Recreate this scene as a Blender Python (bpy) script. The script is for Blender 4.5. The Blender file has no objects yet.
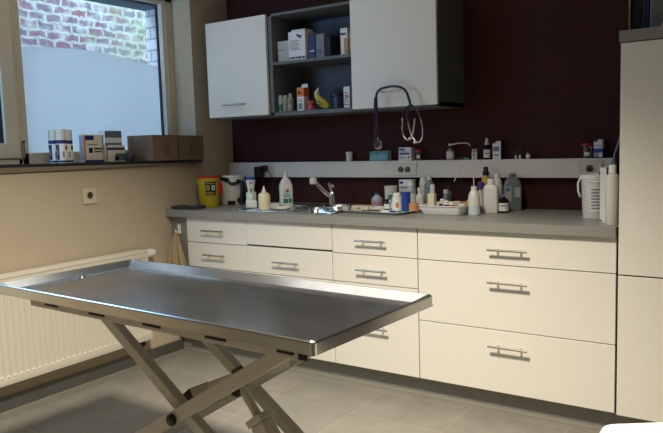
import bpy, bmesh, math, random
from mathutils import Vector, Matrix
random.seed(7)
S = bpy.context.scene
COL = S.collection
PI = math.pi

# ------------------------------------------------------------------ materials
def lin(c):
    return tuple(((v/255)/12.92 if v/255 <= .04045 else ((v/255+.055)/1.055)**2.4) for v in c)
MATS = {}
def mat(name, rgb, rough=.5, metal=0., noise=0., scale=30., bump=0., spec=.5, alpha_t=0., emit=None):
    if name in MATS: return MATS[name]
    m = bpy.data.materials.new(name); m.use_nodes = True
    nt = m.node_tree; b = nt.nodes['Principled BSDF']
    c = lin(rgb)
    b.inputs['Base Color'].default_value = (*c, 1)
    b.inputs['Roughness'].default_value = rough
    b.inputs['Metallic'].default_value = metal
    b.inputs['Specular IOR Level'].default_value = spec
    if alpha_t: b.inputs['Transmission Weight'].default_value = alpha_t
    if emit:
        b.inputs['Emission Color'].default_value = (*lin(rgb), 1); b.inputs['Emission Strength'].default_value = emit
    tc = nt.nodes.new('ShaderNodeTexCoord')
    n = nt.nodes.new('ShaderNodeTexNoise'); n.inputs['Scale'].default_value = scale; n.inputs['Detail'].default_value = 4
    nt.links.new(tc.outputs['Object'], n.inputs['Vector'])
    r = nt.nodes.new('ShaderNodeMapRange')
    r.inputs['From Min'].default_value = .3; r.inputs['From Max'].default_value = .7
    r.inputs['To Min'].default_value = 1-noise; r.inputs['To Max'].default_value = 1+noise
    nt.links.new(n.outputs['Fac'], r.inputs['Value'])
    mx = nt.nodes.new('ShaderNodeVectorMath'); mx.operation = 'SCALE'
    mx.inputs[0].default_value = c
    nt.links.new(r.outputs['Result'], mx.inputs['Scale'])
    nt.links.new(mx.outputs['Vector'], b.inputs['Base Color'])
    if bump:
        bp = nt.nodes.new('ShaderNodeBump'); bp.inputs['Strength'].default_value = bump; bp.inputs['Distance'].default_value = .002
        nt.links.new(n.outputs['Fac'], bp.inputs['Height']); nt.links.new(bp.outputs['Normal'], b.inputs['Normal'])
    MATS[name] = m
    return m

def tile_mat():
    m = bpy.data.materials.new('floor_tile'); m.use_nodes = True
    nt = m.node_tree; b = nt.nodes['Principled BSDF']; L = nt.links
    tc = nt.nodes.new('ShaderNodeTexCoord')
    mp = nt.nodes.new('ShaderNodeMapping'); mp.inputs['Location'].default_value = (-.115, .613, 0)
    L.new(tc.outputs['Object'], mp.inputs['Vector'])
    bk = nt.nodes.new('ShaderNodeTexBrick'); bk.offset = 0; bk.squash = 1
    bk.inputs['Scale'].default_value = 1; bk.inputs['Brick Width'].default_value = .463; bk.inputs['Row Height'].default_value = .306
    bk.inputs['Mortar Size'].default_value = .0022; bk.inputs['Mortar Smooth'].default_value = .2
    bk.inputs['Color1'].default_value = (*lin((136,131,121)),1); bk.inputs['Color2'].default_value = (*lin((129,126,116)),1)
    bk.inputs['Mortar'].default_value = (*lin((160,150,128)),1)
    L.new(mp.outputs['Vector'], bk.inputs['Vector'])
    n = nt.nodes.new('ShaderNodeTexNoise'); n.inputs['Scale'].default_value = 6; n.inputs['Detail'].default_value = 8; n.inputs['Roughness'].default_value = .65
    L.new(tc.outputs['Object'], n.inputs['Vector'])
    r = nt.nodes.new('ShaderNodeMapRange'); r.inputs['From Min'].default_value=.3; r.inputs['From Max'].default_value=.7
    r.inputs['To Min'].default_value=.86; r.inputs['To Max'].default_value=1.12
    L.new(n.outputs['Fac'], r.inputs['Value'])
    v = nt.nodes.new('ShaderNodeVectorMath'); v.operation='SCALE'
    L.new(bk.outputs['Color'], v.inputs[0]); L.new(r.outputs['Result'], v.inputs['Scale'])
    L.new(v.outputs['Vector'], b.inputs['Base Color'])
    b.inputs['Roughness'].default_value = .42
    return m

def brick_mat():
    m = bpy.data.materials.new('old_brick'); m.use_nodes = True
    nt = m.node_tree; b = nt.nodes['Principled BSDF']; L = nt.links
    tc = nt.nodes.new('ShaderNodeTexCoord')
    sp = nt.nodes.new('ShaderNodeSeparateXYZ'); L.new(tc.outputs['Object'], sp.inputs[0])
    cb = nt.nodes.new('ShaderNodeCombineXYZ'); L.new(sp.outputs['Y'], cb.inputs['X']); L.new(sp.outputs['Z'], cb.inputs['Y'])
    dn = nt.nodes.new('ShaderNodeTexNoise'); dn.inputs['Scale'].default_value = 11; dn.inputs['Detail'].default_value = 7; dn.inputs['Roughness'].default_value = .62
    L.new(cb.outputs[0], dn.inputs['Vector'])
    ds = nt.nodes.new('ShaderNodeVectorMath'); ds.operation = 'SCALE'; ds.inputs['Scale'].default_value = .075
    L.new(dn.outputs['Color'], ds.inputs[0])
    ad = nt.nodes.new('ShaderNodeVectorMath'); ad.operation = 'ADD'; L.new(cb.outputs[0], ad.inputs[0]); L.new(ds.outputs[0], ad.inputs[1])
    bk = nt.nodes.new('ShaderNodeTexBrick'); bk.inputs['Scale'].default_value = 1
    bk.inputs['Brick Width'].default_value = .138; bk.inputs['Row Height'].default_value = .062
    bk.inputs['Mortar Size'].default_value = .0135; bk.inputs['Mortar Smooth'].default_value = .5
    bk.inputs['Color1'].default_value = (*lin((140,98,106)),1); bk.inputs['Color2'].default_value = (*lin((118,112,126)),1)
    bk.inputs['Mortar'].default_value = (*lin((172,176,164)),1)
    L.new(ad.outputs[0], bk.inputs['Vector'])
    n = nt.nodes.new('ShaderNodeTexNoise'); n.inputs['Scale'].default_value = 24; n.inputs['Detail'].default_value = 6
    L.new(cb.outputs[0], n.inputs['Vector'])
    r = nt.nodes.new('ShaderNodeMapRange'); r.inputs['From Min'].default_value=.3; r.inputs['From Max'].default_value=.7
    r.inputs['To Min'].default_value=.7; r.inputs['To Max'].default_value=1.2
    L.new(n.outputs['Fac'], r.inputs['Value'])
    v = nt.nodes.new('ShaderNodeVectorMath'); v.operation='SCALE'
    L.new(bk.outputs['Color'], v.inputs[0]); L.new(r.outputs['Result'], v.inputs['Scale'])
    # lime wash smears over the brick faces
    ln = nt.nodes.new('ShaderNodeTexNoise'); ln.inputs['Scale'].default_value = 9; ln.inputs['Detail'].default_value = 6
    L.new(cb.outputs[0], ln.inputs['Vector'])
    lr = nt.nodes.new('ShaderNodeMapRange'); lr.inputs['From Min'].default_value=.5; lr.inputs['From Max'].default_value=.72; lr.inputs['To Max'].default_value=.8
    L.new(ln.outputs['Fac'], lr.inputs['Value'])
    lm = nt.nodes.new('ShaderNodeMix'); lm.data_type='RGBA'; L.new(lr.outputs['Result'], lm.inputs['Factor']); L.new(v.outputs[0], lm.inputs[6]); lm.inputs[7].default_value = (*lin((190,196,188)),1)
    # moss grows towards the far end of the wall
    g = nt.nodes.new('ShaderNodeTexNoise'); g.inputs['Scale'].default_value = 3.2; g.inputs['Detail'].default_value = 5
    L.new(cb.outputs[0], g.inputs['Vector'])
    yr = nt.nodes.new('ShaderNodeMapRange'); yr.inputs['From Min'].default_value=-.5; yr.inputs['From Max'].default_value=.6
    yr.inputs['To Min'].default_value=-.35; yr.inputs['To Max'].default_value=.28
    L.new(sp.outputs['Y'], yr.inputs['Value'])
    sm = nt.nodes.new('ShaderNodeMath'); sm.operation='ADD'; L.new(g.outputs['Fac'], sm.inputs[0]); L.new(yr.outputs['Result'], sm.inputs[1])
    rr = nt.nodes.new('ShaderNodeMapRange'); rr.inputs['From Min'].default_value=.42; rr.inputs['From Max'].default_value=.8; rr.inputs['To Max'].default_value=.75
    L.new(sm.outputs[0], rr.inputs['Value'])
    mx = nt.nodes.new('ShaderNodeMix'); mx.data_type='RGBA'
    L.new(rr.outputs['Result'], mx.inputs['Factor']); L.new(lm.outputs[2], mx.inputs[6]); mx.inputs[7].default_value = (*lin((104,132,84)),1)
    L.new(mx.outputs[2], b.inputs['Base Color']); b.inputs['Roughness'].default_value = .95
    return m

def white_brick_mat():
    m = bpy.data.materials.new('white_brick'); m.use_nodes = True
    nt = m.node_tree; b = nt.nodes['Principled BSDF']; L = nt.links
    tc = nt.nodes.new('ShaderNodeTexCoord')
    sp = nt.nodes.new('ShaderNodeSeparateXYZ'); L.new(tc.outputs['Object'], sp.inputs[0])
    cb = nt.nodes.new('ShaderNodeCombineXYZ')
    ad = nt.nodes.new('ShaderNodeMath'); L.new(sp.outputs['X'], ad.inputs[0]); L.new(sp.outputs['Y'], ad.inputs[1])
    L.new(ad.outputs[0], cb.inputs['X']); L.new(sp.outputs['Z'], cb.inputs['Y'])
    bk = nt.nodes.new('ShaderNodeTexBrick'); bk.inputs['Scale'].default_value = 1
    bk.inputs['Brick Width'].default_value = .24; bk.inputs['Row Height'].default_value = .074
    bk.inputs['Mortar Size'].default_value = .007
    bk.inputs['Color1'].default_value = (*lin((214,216,220)),1); bk.inputs['Color2'].default_value = (*lin((198,202,210)),1)
    bk.inputs['Mortar'].default_value = (*lin((160,164,174)),1)
    L.new(cb.outputs[0], bk.inputs['Vector']); L.new(bk.outputs['Color'], b.inputs['Base Color'])
    b.inputs['Roughness'].default_value = .9
    return m

def steel_mat():
    m = bpy.data.materials.new('brushed_steel'); m.use_nodes = True
    nt = m.node_tree; b = nt.nodes['Principled BSDF']; L = nt.links
    b.inputs['Metallic'].default_value = 1
    tc = nt.nodes.new('ShaderNodeTexCoord')
    mp = nt.nodes.new('ShaderNodeMapping'); mp.inputs['Scale'].default_value = (4, 9, 4); L.new(tc.outputs['Object'], mp.inputs['Vector'])
    n = nt.nodes.new('ShaderNodeTexNoise'); n.inputs['Scale'].default_value = 1.2; n.inputs['Detail'].default_value = 5; n.inputs['Roughness'].default_value = .6; n.inputs['Distortion'].default_value = .6
    L.new(mp.outputs['Vector'], n.inputs['Vector'])
    r = nt.nodes.new('ShaderNodeMapRange'); r.inputs['From Min'].default_value=.3; r.inputs['From Max'].default_value=.7
    r.inputs['To Min'].default_value=.22; r.inputs['To Max'].default_value=.24
    L.new(n.outputs['Fac'], r.inputs['Value']); L.new(r.outputs['Result'], b.inputs['Roughness'])
    r2 = nt.nodes.new('ShaderNodeMapRange'); r2.inputs['From Min'].default_value=.3; r2.inputs['From Max'].default_value=.7
    r2.inputs['To Min'].default_value=.50; r2.inputs['To Max'].default_value=.60
    L.new(n.outputs['Fac'], r2.inputs['Value'])
    cb = nt.nodes.new('ShaderNodeCombineColor')
    for k in ('Red','Green','Blue'): L.new(r2.outputs['Result'], cb.inputs[k])
    L.new(cb.outputs[0], b.inputs['Base Color'])
    return m

def glass_mat(name, tint=(1,1,1), refl=.06):
    m = bpy.data.materials.new(name); m.use_nodes = True
    nt = m.node_tree; nt.nodes.remove(nt.nodes['Principled BSDF']); L = nt.links
    t = nt.nodes.new('ShaderNodeBsdfTransparent'); t.inputs['Color'].default_value = (*tint, 1)
    g = nt.nodes.new('ShaderNodeBsdfGlossy'); g.inputs['Roughness'].default_value = .03
    mx = nt.nodes.new('ShaderNodeMixShader'); mx.inputs[0].default_value = refl
    L.new(t.outputs[0], mx.inputs[1]); L.new(g.outputs[0], mx.inputs[2])
    L.new(mx.outputs[0], nt.nodes['Material Output'].inputs['Surface'])
    return m

def film_mat():
    m = bpy.data.materials.new('frosted_film'); m.use_nodes = True
    nt = m.node_tree; nt.nodes.remove(nt.nodes['Principled BSDF']); L = nt.links
    t = nt.nodes.new('ShaderNodeBsdfTranslucent'); t.inputs['Color'].default_value = (.66,.74,.80,1)
    d = nt.nodes.new('ShaderNodeBsdfDiffuse'); d.inputs['Color'].default_value = (.6,.66,.72,1)
    mx = nt.nodes.new('ShaderNodeMixShader'); mx.inputs[0].default_value = .2
    L.new(t.outputs[0], mx.inputs[1]); L.new(d.outputs[0], mx.inputs[2])
    tr = nt.nodes.new('ShaderNodeBsdfRefraction'); tr.inputs['Roughness'].default_value = .22; tr.inputs['IOR'].default_value = 1.02
    m2 = nt.nodes.new('ShaderNodeMixShader'); m2.inputs[0].default_value = .12
    L.new(mx.outputs[0], m2.inputs[1]); L.new(tr.outputs[0], m2.inputs[2])
    L.new(m2.outputs[0], nt.nodes['Material Output'].inputs['Surface'])
    return m

CREAM = mat('cream_laminate', (232,228,214), .42, noise=.015, scale=60)
CARC = mat('carcass_grey', (98,101,100), .55, noise=.03)
GREYL = mat('grey_laminate', (140,140,132), .38, noise=.03, scale=80)
PLIN = mat('plinth_grey', (140,139,128), .5, noise=.04)
CHROME = mat('chrome_satin', (208,204,196), .26, 1.)
STEEL = steel_mat()
STEELP = mat('polished_steel', (222,222,220), .22, 1., noise=.08, scale=14)
BEIGEP = mat('beige_paint_metal', (198,194,182), .4, noise=.04, scale=20)
BLACK = mat('black_plastic', (16,16,18), .4)
BLACKR = mat('black_rubber', (20,20,24), .65)
WHITEP = mat('white_plastic', (226,224,214), .38)
WHITEG = mat('white_gloss', (238,236,228), .2)
RADW = mat('radiator_enamel', (212,206,190), .4)
FRAMEB = mat('window_frame_beige', (192,182,158), .45, noise=.03)
CARD = mat('cardboard', (116,95,76), .85, noise=.08, scale=14)
CARDT = mat('packing_tape', (106,80,58), .45)
PAPERW = mat('paper_white', (226,226,222), .6)
INK = mat('ink_dark', (40,42,52), .6)
INKG = mat('ink_grey', (120,122,128), .6)
NAVY = mat('navy_print', (26,36,92), .5)
BLUE = mat('blue_plastic', (22,62,150), .45)
TEALP = mat('teal_print', (88,146,150), .6)
ORANGE = mat('orange_print', (214,112,40), .55)
GREEN = mat('green_print', (40,128,92), .55)
GREENL = mat('green_light', (40,230,80), .4, emit=1.5)
YEL = mat('sharps_yellow', (186,160,30), .42)
REDP = mat('red_plastic', (190,40,44), .45)
CREAMP = mat('cream_liquid', (232,220,180), .35)
DARKG = mat('dark_glass', (22,18,18), .12)
GREYP = mat('grey_plastic', (120,126,136), .35)
GREYD = mat('dark_grey_plastic', (58,60,66), .45)
CLEARP = mat('clear_plastic', (170,178,184), .18)
MILKP = mat('milky_plastic', (216,213,203), .35)
LILAC = mat('lilac_print', (168,128,170), .5)
PURPLE = mat('purple_plastic', (96,40,130), .4)
TAN = mat('tan_print', (190,150,80), .6)
CORK = mat('brown_bandage', (196,140,84), .8, noise=.08)
PINK = mat('pink_rubber', (206,92,98), .6)
TOWEL = mat('beige_cloth', (172,152,116), .95, noise=.08, scale=60, bump=.3)
GLASSM = glass_mat('window_glass', (.96,.98,1), .05)
CLEARJ = glass_mat('clear_jar', (.86,.88,.9), .1)

# ------------------------------------------------------------------ mesh builder
class MB:
    def __init__(s, *mats):
        s.mats = list(mats); s.v = []; s.f = []; s.m = []; s.sm = []
    def mi(s, m):
        if isinstance(m, int): return m
        if m not in s.mats: s.mats.append(m)
        return s.mats.index(m)
    def add(s, vs, fs, m=0, smooth=False, M=None):
        o = len(s.v); k = s.mi(m)
        for p in vs: s.v.append(tuple(M @ Vector(p)) if M is not None else tuple(p))
        for f in fs: s.f.append([i+o for i in f]); s.m.append(k); s.sm.append(smooth)
        return s
    def box(s, x0, x1, y0, y1, z0, z1, m=0, bev=0., M=None, seg=2):
        bm = bmesh.new(); bmesh.ops.create_cube(bm, size=1)
        for v in bm.verts:
            v.co = Vector(((x0+x1)/2+v.co.x*(x1-x0), (y0+y1)/2+v.co.y*(y1-y0), (z0+z1)/2+v.co.z*(z1-z0)))
        if bev: bmesh.ops.bevel(bm, geom=bm.edges[:], offset=bev, segments=seg, affect='EDGES', profile=.5)
        bm.verts.index_update()
        s.add([v.co[:] for v in bm.verts], [[v.index for v in f.verts] for f in bm.faces], m, False, M); bm.free(); return s
    def lathe(s, prof, c=(0,0,0), seg=28, m=0, a0=0., a1=2*PI, M=None, smooth=True, sx=1., sy=1.):
        full = abs(a1-a0) >= 2*PI-1e-6; n = seg if full else seg+1
        vs = []; fs = []
        for r, z in prof:
            for i in range(n):
                a = a0+(a1-a0)*i/seg
                vs.append((c[0]+r*math.cos(a)*sx, c[1]+r*math.sin(a)*sy, c[2]+z))
        for j in range(len(prof)-1):
            for i in range(seg):
                i2 = (i+1) % n if full else i+1
                fs.append([j*n+i, j*n+i2, (j+1)*n+i2, (j+1)*n+i])
        if full:
            if prof[0][0] > 1e-5: fs.append(list(range(n))[::-1])
            if prof[-1][0] > 1e-5: fs.append([(len(prof)-1)*n+i for i in range(n)])
        s.add(vs, fs, m, smooth, M); return s
    def tube(s, pts, r, seg=10, m=0, cap=True, M=None):
        P = [Vector(p) for p in pts]; vs = []; fs = []; up = None
        R = r if isinstance(r, (list, tuple)) else [r]*len(P)
        for i, p in enumerate(P):
            t = (P[min(i+1, len(P)-1)]-P[max(i-1, 0)]).normalized()
            if up is None:
                up = Vector((0,0,1)) if abs(t.z) < .9 else Vector((1,0,0))
            a = t.cross(up).normalized(); b = a.cross(t).normalized(); up = b
            for k in range(seg):
                w = 2*PI*k/seg; vs.append(p+R[i]*(a*math.cos(w)+b*math.sin(w)))
        for i in range(len(P)-1):
            for k in range(seg):
                k2 = (k+1) % seg; fs.append([i*seg+k, i*seg+k2, (i+1)*seg+k2, (i+1)*seg+k])
        if cap: fs.append(list(range(seg))[::-1]); fs.append([(len(P)-1)*seg+k for k in range(seg)])
        s.add(vs, fs, m, True, M); return s
    def beam(s, a, b, w, d, y, m=0, bev=.004):
        """rectangular tube in a plane y = const from a=(x,z) to b, w across, d deep (from y to y+d)"""
        A = Vector((a[0], 0, a[1])); B = Vector((b[0], 0, b[1])); L = (B-A).length
        ang = math.atan2(B.z-A.z, B.x-A.x)
        M = Matrix.Translation((A.x, y, A.z)) @ Matrix.Rotation(-ang, 4, 'Y')
        return s.box(0, L, 0, d, -w/2, w/2, m, bev, M)
    def prism(s, poly, z0, z1, m=0, M=None):
        n = len(poly)
        vs = [(x, y, z0) for x, y in poly]+[(x, y, z1) for x, y in poly]
        fs = [list(range(n))[::-1], [n+i for i in range(n)]]+[[i, (i+1) % n, n+(i+1) % n, n+i] for i in range(n)]
        s.add(vs, fs, m, False, M); return s
    def build(s, name, parent=None, bevel=0):
        me = bpy.data.meshes.new(name); me.from_pydata(s.v, [], s.f)
        for m in s.mats: me.materials.append(m)
        for p, k, sm in zip(me.polygons, s.m, s.sm): p.material_index = k; p.use_smooth = sm
        bm = bmesh.new(); bm.from_mesh(me); bmesh.ops.recalc_face_normals(bm, faces=bm.faces[:]); bm.to_mesh(me); bm.free()
        if any(s.sm):
            try: me.set_sharp_from_angle(angle=math.radians(38))
            except Exception: pass
        o = bpy.data.objects.new(name, me); COL.objects.link(o)
        if parent: o.parent = parent
        return o

def tag(o, label, cat, group=None):
    o['label'] = label; o['category'] = cat
    if group: o['group'] = group
    return o
def thing(name, label, cat, loc=(0,0,0), rz=0., group=None):
    o = bpy.data.objects.new(name, None); COL.objects.link(o); o.empty_display_size = .05
    o.location = loc; o.rotation_euler = (0,0,rz)
    return tag(o, label, cat, group)
def struct(o): o['kind'] = 'structure'; return o
RZ = lambda a: Matrix.Rotation(a, 4, 'Z')
CAMX, CAMY = 3.247, -3.608
def face(x, y): return math.atan2(CAMY-y, CAMX-x)

# ------------------------------------------------------------------ room shell
XR, YF, ZC = 4.3, -4.6, 2.62
GREYW = mat('wall_grey_beige', (188,174,150), .8, noise=.02, scale=8)
MAROON = mat('wall_maroon', (64,33,30), .8, noise=.03, scale=10, spec=.25)
WHITEW = mat('wall_offwhite', (176,164,146), .9)
fl = struct(MB(tile_mat()).box(0, XR, YF, 0, -.05, 0).build('floor'))
struct(MB(mat('ceiling_paint', (170,164,152), .9)).box(-.42, XR+.1, YF-.1, .1, ZC, ZC+.08).build('ceiling'))
struct(MB(MAROON).box(0, XR+.1, 0, .1, -.05, ZC).build('wall_back'))
struct(MB(WHITEW).box(XR, XR+.1, YF, 0, -.05, ZC).build('wall_right'))
struct(MB(WHITEW).box(-.42, XR+.1, YF-.1, YF, -.05, ZC).build('wall_front'))
WY0, WY1, WZ0, WZ1 = -2.95, -.345, 1.175, 2.27
w = MB(GREYW)
w.box(-.26, 0, YF, .1, -.05, WZ0); w.box(-.26, 0, YF, .1, WZ1, ZC)
w.box(-.26, 0, YF, WY0, WZ0, WZ1); w.box(-.26, 0, WY1, .1, WZ0, WZ1)
# wall top sloped to follow the tilt given to the sill board
for_top = lambda y: 1.194+.019*(-.33-y)-.0165
w.add([(-.16,-2.95,1.17),(0,-2.95,1.17),(0,-.345,1.17),(-.16,-.345,1.17),(-.16,-2.95,for_top(-2.95)),(0,-2.95,for_top(-2.95)),(0,-.345,for_top(-.345)),(-.16,-.345,for_top(-.345))],
      [[0,1,2,3],[4,5,6,7],[0,1,5,4],[1,2,6,5],[2,3,7,6],[3,0,4,7]])
struct(w.build('wall_left'))
# outside skin of the wall round the window: white painted brick reveal
w = MB(white_brick_mat())
w.box(-.42, -.262, YF, 1.2, -.2, WZ0-.03); w.box(-.42, -.262, YF, WY0+.05, WZ0-.03, 2.9); w.box(-.42, -.262, -.34, 1.2, WZ0-.03, 2.9)
struct(w.build('wall_outer'))
struct(MB(mat('lintel_blue_grey', (92,108,132), .8)).box(-.42, -.262, WY0+.05, -.34, 2.185, 2.9).build('trim_2'))
struct(MB(mat('outer_sill_stone', (150,158,168), .8)).box(-.47, -.262, WY0+.05, -.34, 1.10, 1.16).build('trim_3'))
# courtyard brick wall and its ground
struct(MB(brick_mat()).box(-1.5, -1.25, -4.5, 3., -.2, 3.1).build('wall_courtyard'))
struct(MB(mat('courtyard_paving', (130,132,130), .9, noise=.1)).box(-1.25, -.42, -4.5, 3., -.25, -.2).build('ground'))

# baseboard along the window wall
BASEB = mat('baseboard_tile', (80,80,76), .5, noise=.06, scale=8)
GROUT = mat('baseboard_grout', (150,140,114), .9)
b = MB(BASEB); b.box(0, .012, YF, -.56, 0, .068); b.box(0, .0125, YF, -.56, .068, .072, GROUT); b.box(.0, .016, YF, -.56, 0, .003, GROUT)
struct(b.build('baseboard_left'))

# ------------------------------------------------------------------ window
T = .019                                    # slight tilt given to the sill to line it up in the camera view
def sz(y): return 1.194+T*(-.33-y)
win = thing('window_1', 'beige framed window with frosted lower pane above the radiator', 'window', (0,0,0)); struct(win)
FX0, FX1 = -.245, -.16
f = MB(FRAMEB)
f.box(FX0, FX1, -.405, -.346, 1.150, 2.268, bev=.004)                       # right jamb
f.box(FX0, FX1, -2.94, -.346, 2.20, 2.268, bev=.004)                         # head
f.box(FX0, FX1, -1.46, -.346, 1.150, 1.272, bev=.004)                        # bottom rail of the fixed light
f.box(FX0, FX1, -2.94, -1.46, 1.150, 1.245, bev=.004)
f.box(FX0, FX1, -1.485, -1.42, 1.150, 2.268, bev=.004)                       # mullion
f.build('window_frame', win)
bd = MB(mat('glazing_bead', (206,204,192), .4)); bd.box(-.20, -.165, -.432, -.404, 1.272, 2.20, bev=.003); bd.box(-.20,-.165,-1.42,-.432,2.185,2.2)
bd.build('glazing_bead', win)
g = MB(mat('gasket_dark_blue', (24,36,58), .5)); g.box(-.215, -.20, -.440, -.415, 1.272, 2.2); g.box(-.215, -.20, -1.42, -.42, 2.178, 2.2)
g.build('gasket', win)
MB(GLASSM).box(-.222, -.218, -1.43, -.42, 1.265, 2.2).build('pane', win)
# frosted film with the curved upper edge
ys = [-1.43+1.0*i/24 for i in range(25)]
def zt(y):
    u = (y+1.43)/1.0
    return 1.816+.045*math.sin(PI*min(1., u*.86+.12))**1.3 - .02*u
vs = []; fs = []
for y in ys: vs += [(-.214, y, 1.268), (-.214, y, zt(y))]
for i in range(24): fs.append([2*i, 2*i+2, 2*i+3, 2*i+1])
MB(film_mat()).add(vs, fs).build('frosted_film', win)
sa = MB(FRAMEB)                                                               # opening sash at the left
sa.box(-.20, -.148, -1.555, -1.475, 1.245, 2.24, bev=.005); sa.box(-.20, -.148, -2.9, -1.555, 1.245, 1.325, bev=.005)
sa.box(-.20, -.148, -2.9, -1.555, 2.16, 2.24, bev=.005); sa.box(-.20, -.148, -2.9, -2.82, 1.325, 2.16, bev=.005)
sash = sa.build('sash', win)
g = MB(MATS['gasket_dark_blue']); g.box(-.19, -.165, -1.575, -1.553, 1.325, 2.16); g.build('gasket', sash)
MB(GLASSM).box(-.182, -.178, -2.83, -1.555, 1.32, 2.165).build('pane', sash)
vs = [(-.176,-2.82,1.325),(-.176,-1.575,1.325),(-.176,-1.575,1.82),(-.176,-2.82,1.82)]
MB(bpy.data.materials['frosted_film']).add(vs, [[0,1,2,3]]).build('frosted_film', sash)
h = MB(mat('hinge_metal', (120,110,92), .4, .6)); h.tube([(-.140,-1.462,1.245),(-.140,-1.462,1.335)], .006); h.lathe([(.008,0),(.008,.012)], (-.140,-1.462,1.24), 12, BLACK); h.lathe([(.008,0),(.008,.012)], (-.140,-1.462,1.325), 12, BLACK)
h.build('hinge', sash)
# inner sill board
sl = MB(mat('sill_black', (34,34,38), .35, noise=.1))
y0, y1 = -3.0, -.347; v = []
for (y) in (y0, y1):
    for x, dz in ((-.16,0),(.05,0),(.05,-.016),(-.16,-.016)): v.append((x, y, sz(y)+dz))
sl.add(v, [[0,1,2,3],[7,6,5,4],[0,4,5,1],[1,5,6,2],[2,6,7,3],[3,7,4,0]])
tr = struct(sl.build('trim_1'))

# ------------------------------------------------------------------ base cabinets
DY = -.617
HB = []
def handle(x0, x1, z, y, parent):
    h = MB(CHROME); h.tube([(x0, y-.032, z), (x1, y-.032, z)], .0055, 10)
    for k in (.22, .80):
        xx = x0+(x1-x0)*k; h.tube([(xx, y, z), (xx, y-.032, z)], .0045, 8)
    return h.build('handle', parent)
def base_unit(name, label, x0, x1, fronts, cat='cabinet', top=.856):
    t = thing(name, label, cat, (x0, 0, 0))
    W = x1-x0
    c = MB(CARC)
    c.box(0, .016, -.595, -.02, .108, top); c.box(W-.016, W, -.595, -.02, .108, top); c.box(.016, W-.016, -.04, -.02, .108, top)
    c.box(.016, W-.016, -.595, -.04, .108, .124); c.box(.016, W-.016, -.595, -.575, top-.05, top)
    c.build('carcass', t)
    for (pn, z0, z1, hx) in fronts:
        d = MB(CREAM).box(.0015, W-.0015, DY+.001, -.597, z0+.0015, z1-.0015, 0, .0012, seg=1).build(pn, t)
        if hx is not None: handle(hx[0]-x0, hx[1]-x0, hx[2], DY+.001, d)
    return t
G = 'cream drawer units under the grey worktop'
base_unit('drawer_cabinet', 'cream drawer unit at the towel end of the row below the sharps bin', .152, .628,
          [('drawer', .707, .8555, (.30,.476,.783)), ('drawer', .557, .706, (.302,.478,.639)), ('drawer', .11, .556, (.302,.478,.335))])
base_unit('sink_cabinet', 'cream unit under the sink, with a plain handle-less top panel', .628, 1.214,
          [('front_panel', .716, .8555, None), ('drawer', .557, .708, (.832,1.013,.632)), ('door', .11, .556, (.832,1.013,.50))], top=.75)
base_unit('drawer_cabinet', 'cream unit of two shallow drawers over a deep one, below the blue-rolled tray', 1.216, 1.712,
          [('drawer', .706, .8555, (1.373,1.551,.780)), ('drawer', .557, .705, (1.373,1.552,.631)), ('drawer', .11, .556, (1.373,1.552,.335))])
base_unit('drawer_cabinet', 'widest cream drawer unit of three drawers beside the tall cupboard', 1.714, 2.622,
          [('drawer', .705, .8555, (2.077,2.26,.776)), ('drawer', .404, .704, (2.077,2.26,.627)), ('drawer', .11, .403, (2.077,2.26,.331))])
tag(MB(PLIN).box(.004, .150, -.60, -.584, .108, .855, 0, .002).build('filler_panel'), 'grey filler panel between window wall and first drawer unit', 'panel')
p = MB(PLIN); p.box(.014, 3.24, -.558, -.545, .001, .107)
p = p.build('plinth'); tag(p, 'long grey plinth under the cream cabinets', 'plinth')
MB(mat('plinth_pale_grey', (150,146,132), .5)).box(.02, 3.2, -.562, -.558, .001, .012).build('pale_strip', p)  # paler strip along the foot of the plinth

# worktop with the sink cut-out
X0, X1, Y0, Y1, Z0, Z1 = .001, 2.622, -.639, -.002, .857, .90
sx0, sx1, sy0, sy1 = .50, 1.18, -.55, -.10
w = MB(GREYL)
w.box(X0, sx0, Y0, Y1, Z0, Z1); w.box(sx1, X1, Y0, Y1, Z0, Z1); w.box(sx0, sx1, Y0, sy0, Z0, Z1); w.box(sx0, sx1, sy1, Y1, Z0, Z1)
tag(w.build('worktop'), 'long grey laminate worktop over the cream drawer units', 'worktop')
# sink
t = thing('sink', 'inset stainless steel sink with drainer in the grey worktop', 'sink', (0,0,0))
def rrect(x0,x1,y0,y1,r,n=6):
    pts = []
    for cx,cy,a in ((x1-r,y1-r,0),(x0+r,y1-r,PI/2),(x0+r,y0+r,PI),(x1-r,y0+r,1.5*PI)):
        for i in range(n+1): pts.append((cx+r*math.cos(a+PI/2*i/n), cy+r*math.sin(a+PI/2*i/n)))
    return pts
def loft(mb, loops, m=0, cap=True):
    n = len(loops[0]); vs = [p for l in loops for p in l]; fs = []
    for j in range(len(loops)-1):
        for i in range(n): fs.append([j*n+i, j*n+(i+1)%n, (j+1)*n+(i+1)%n, (j+1)*n+i])
    if cap: fs.append([(len(loops)-1)*n+i for i in range(n)])
    mb.add(vs, fs, m, True)
def L3(poly, z): return [(x,y,z) for x,y in poly]
b = MB(STEELP)
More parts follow.
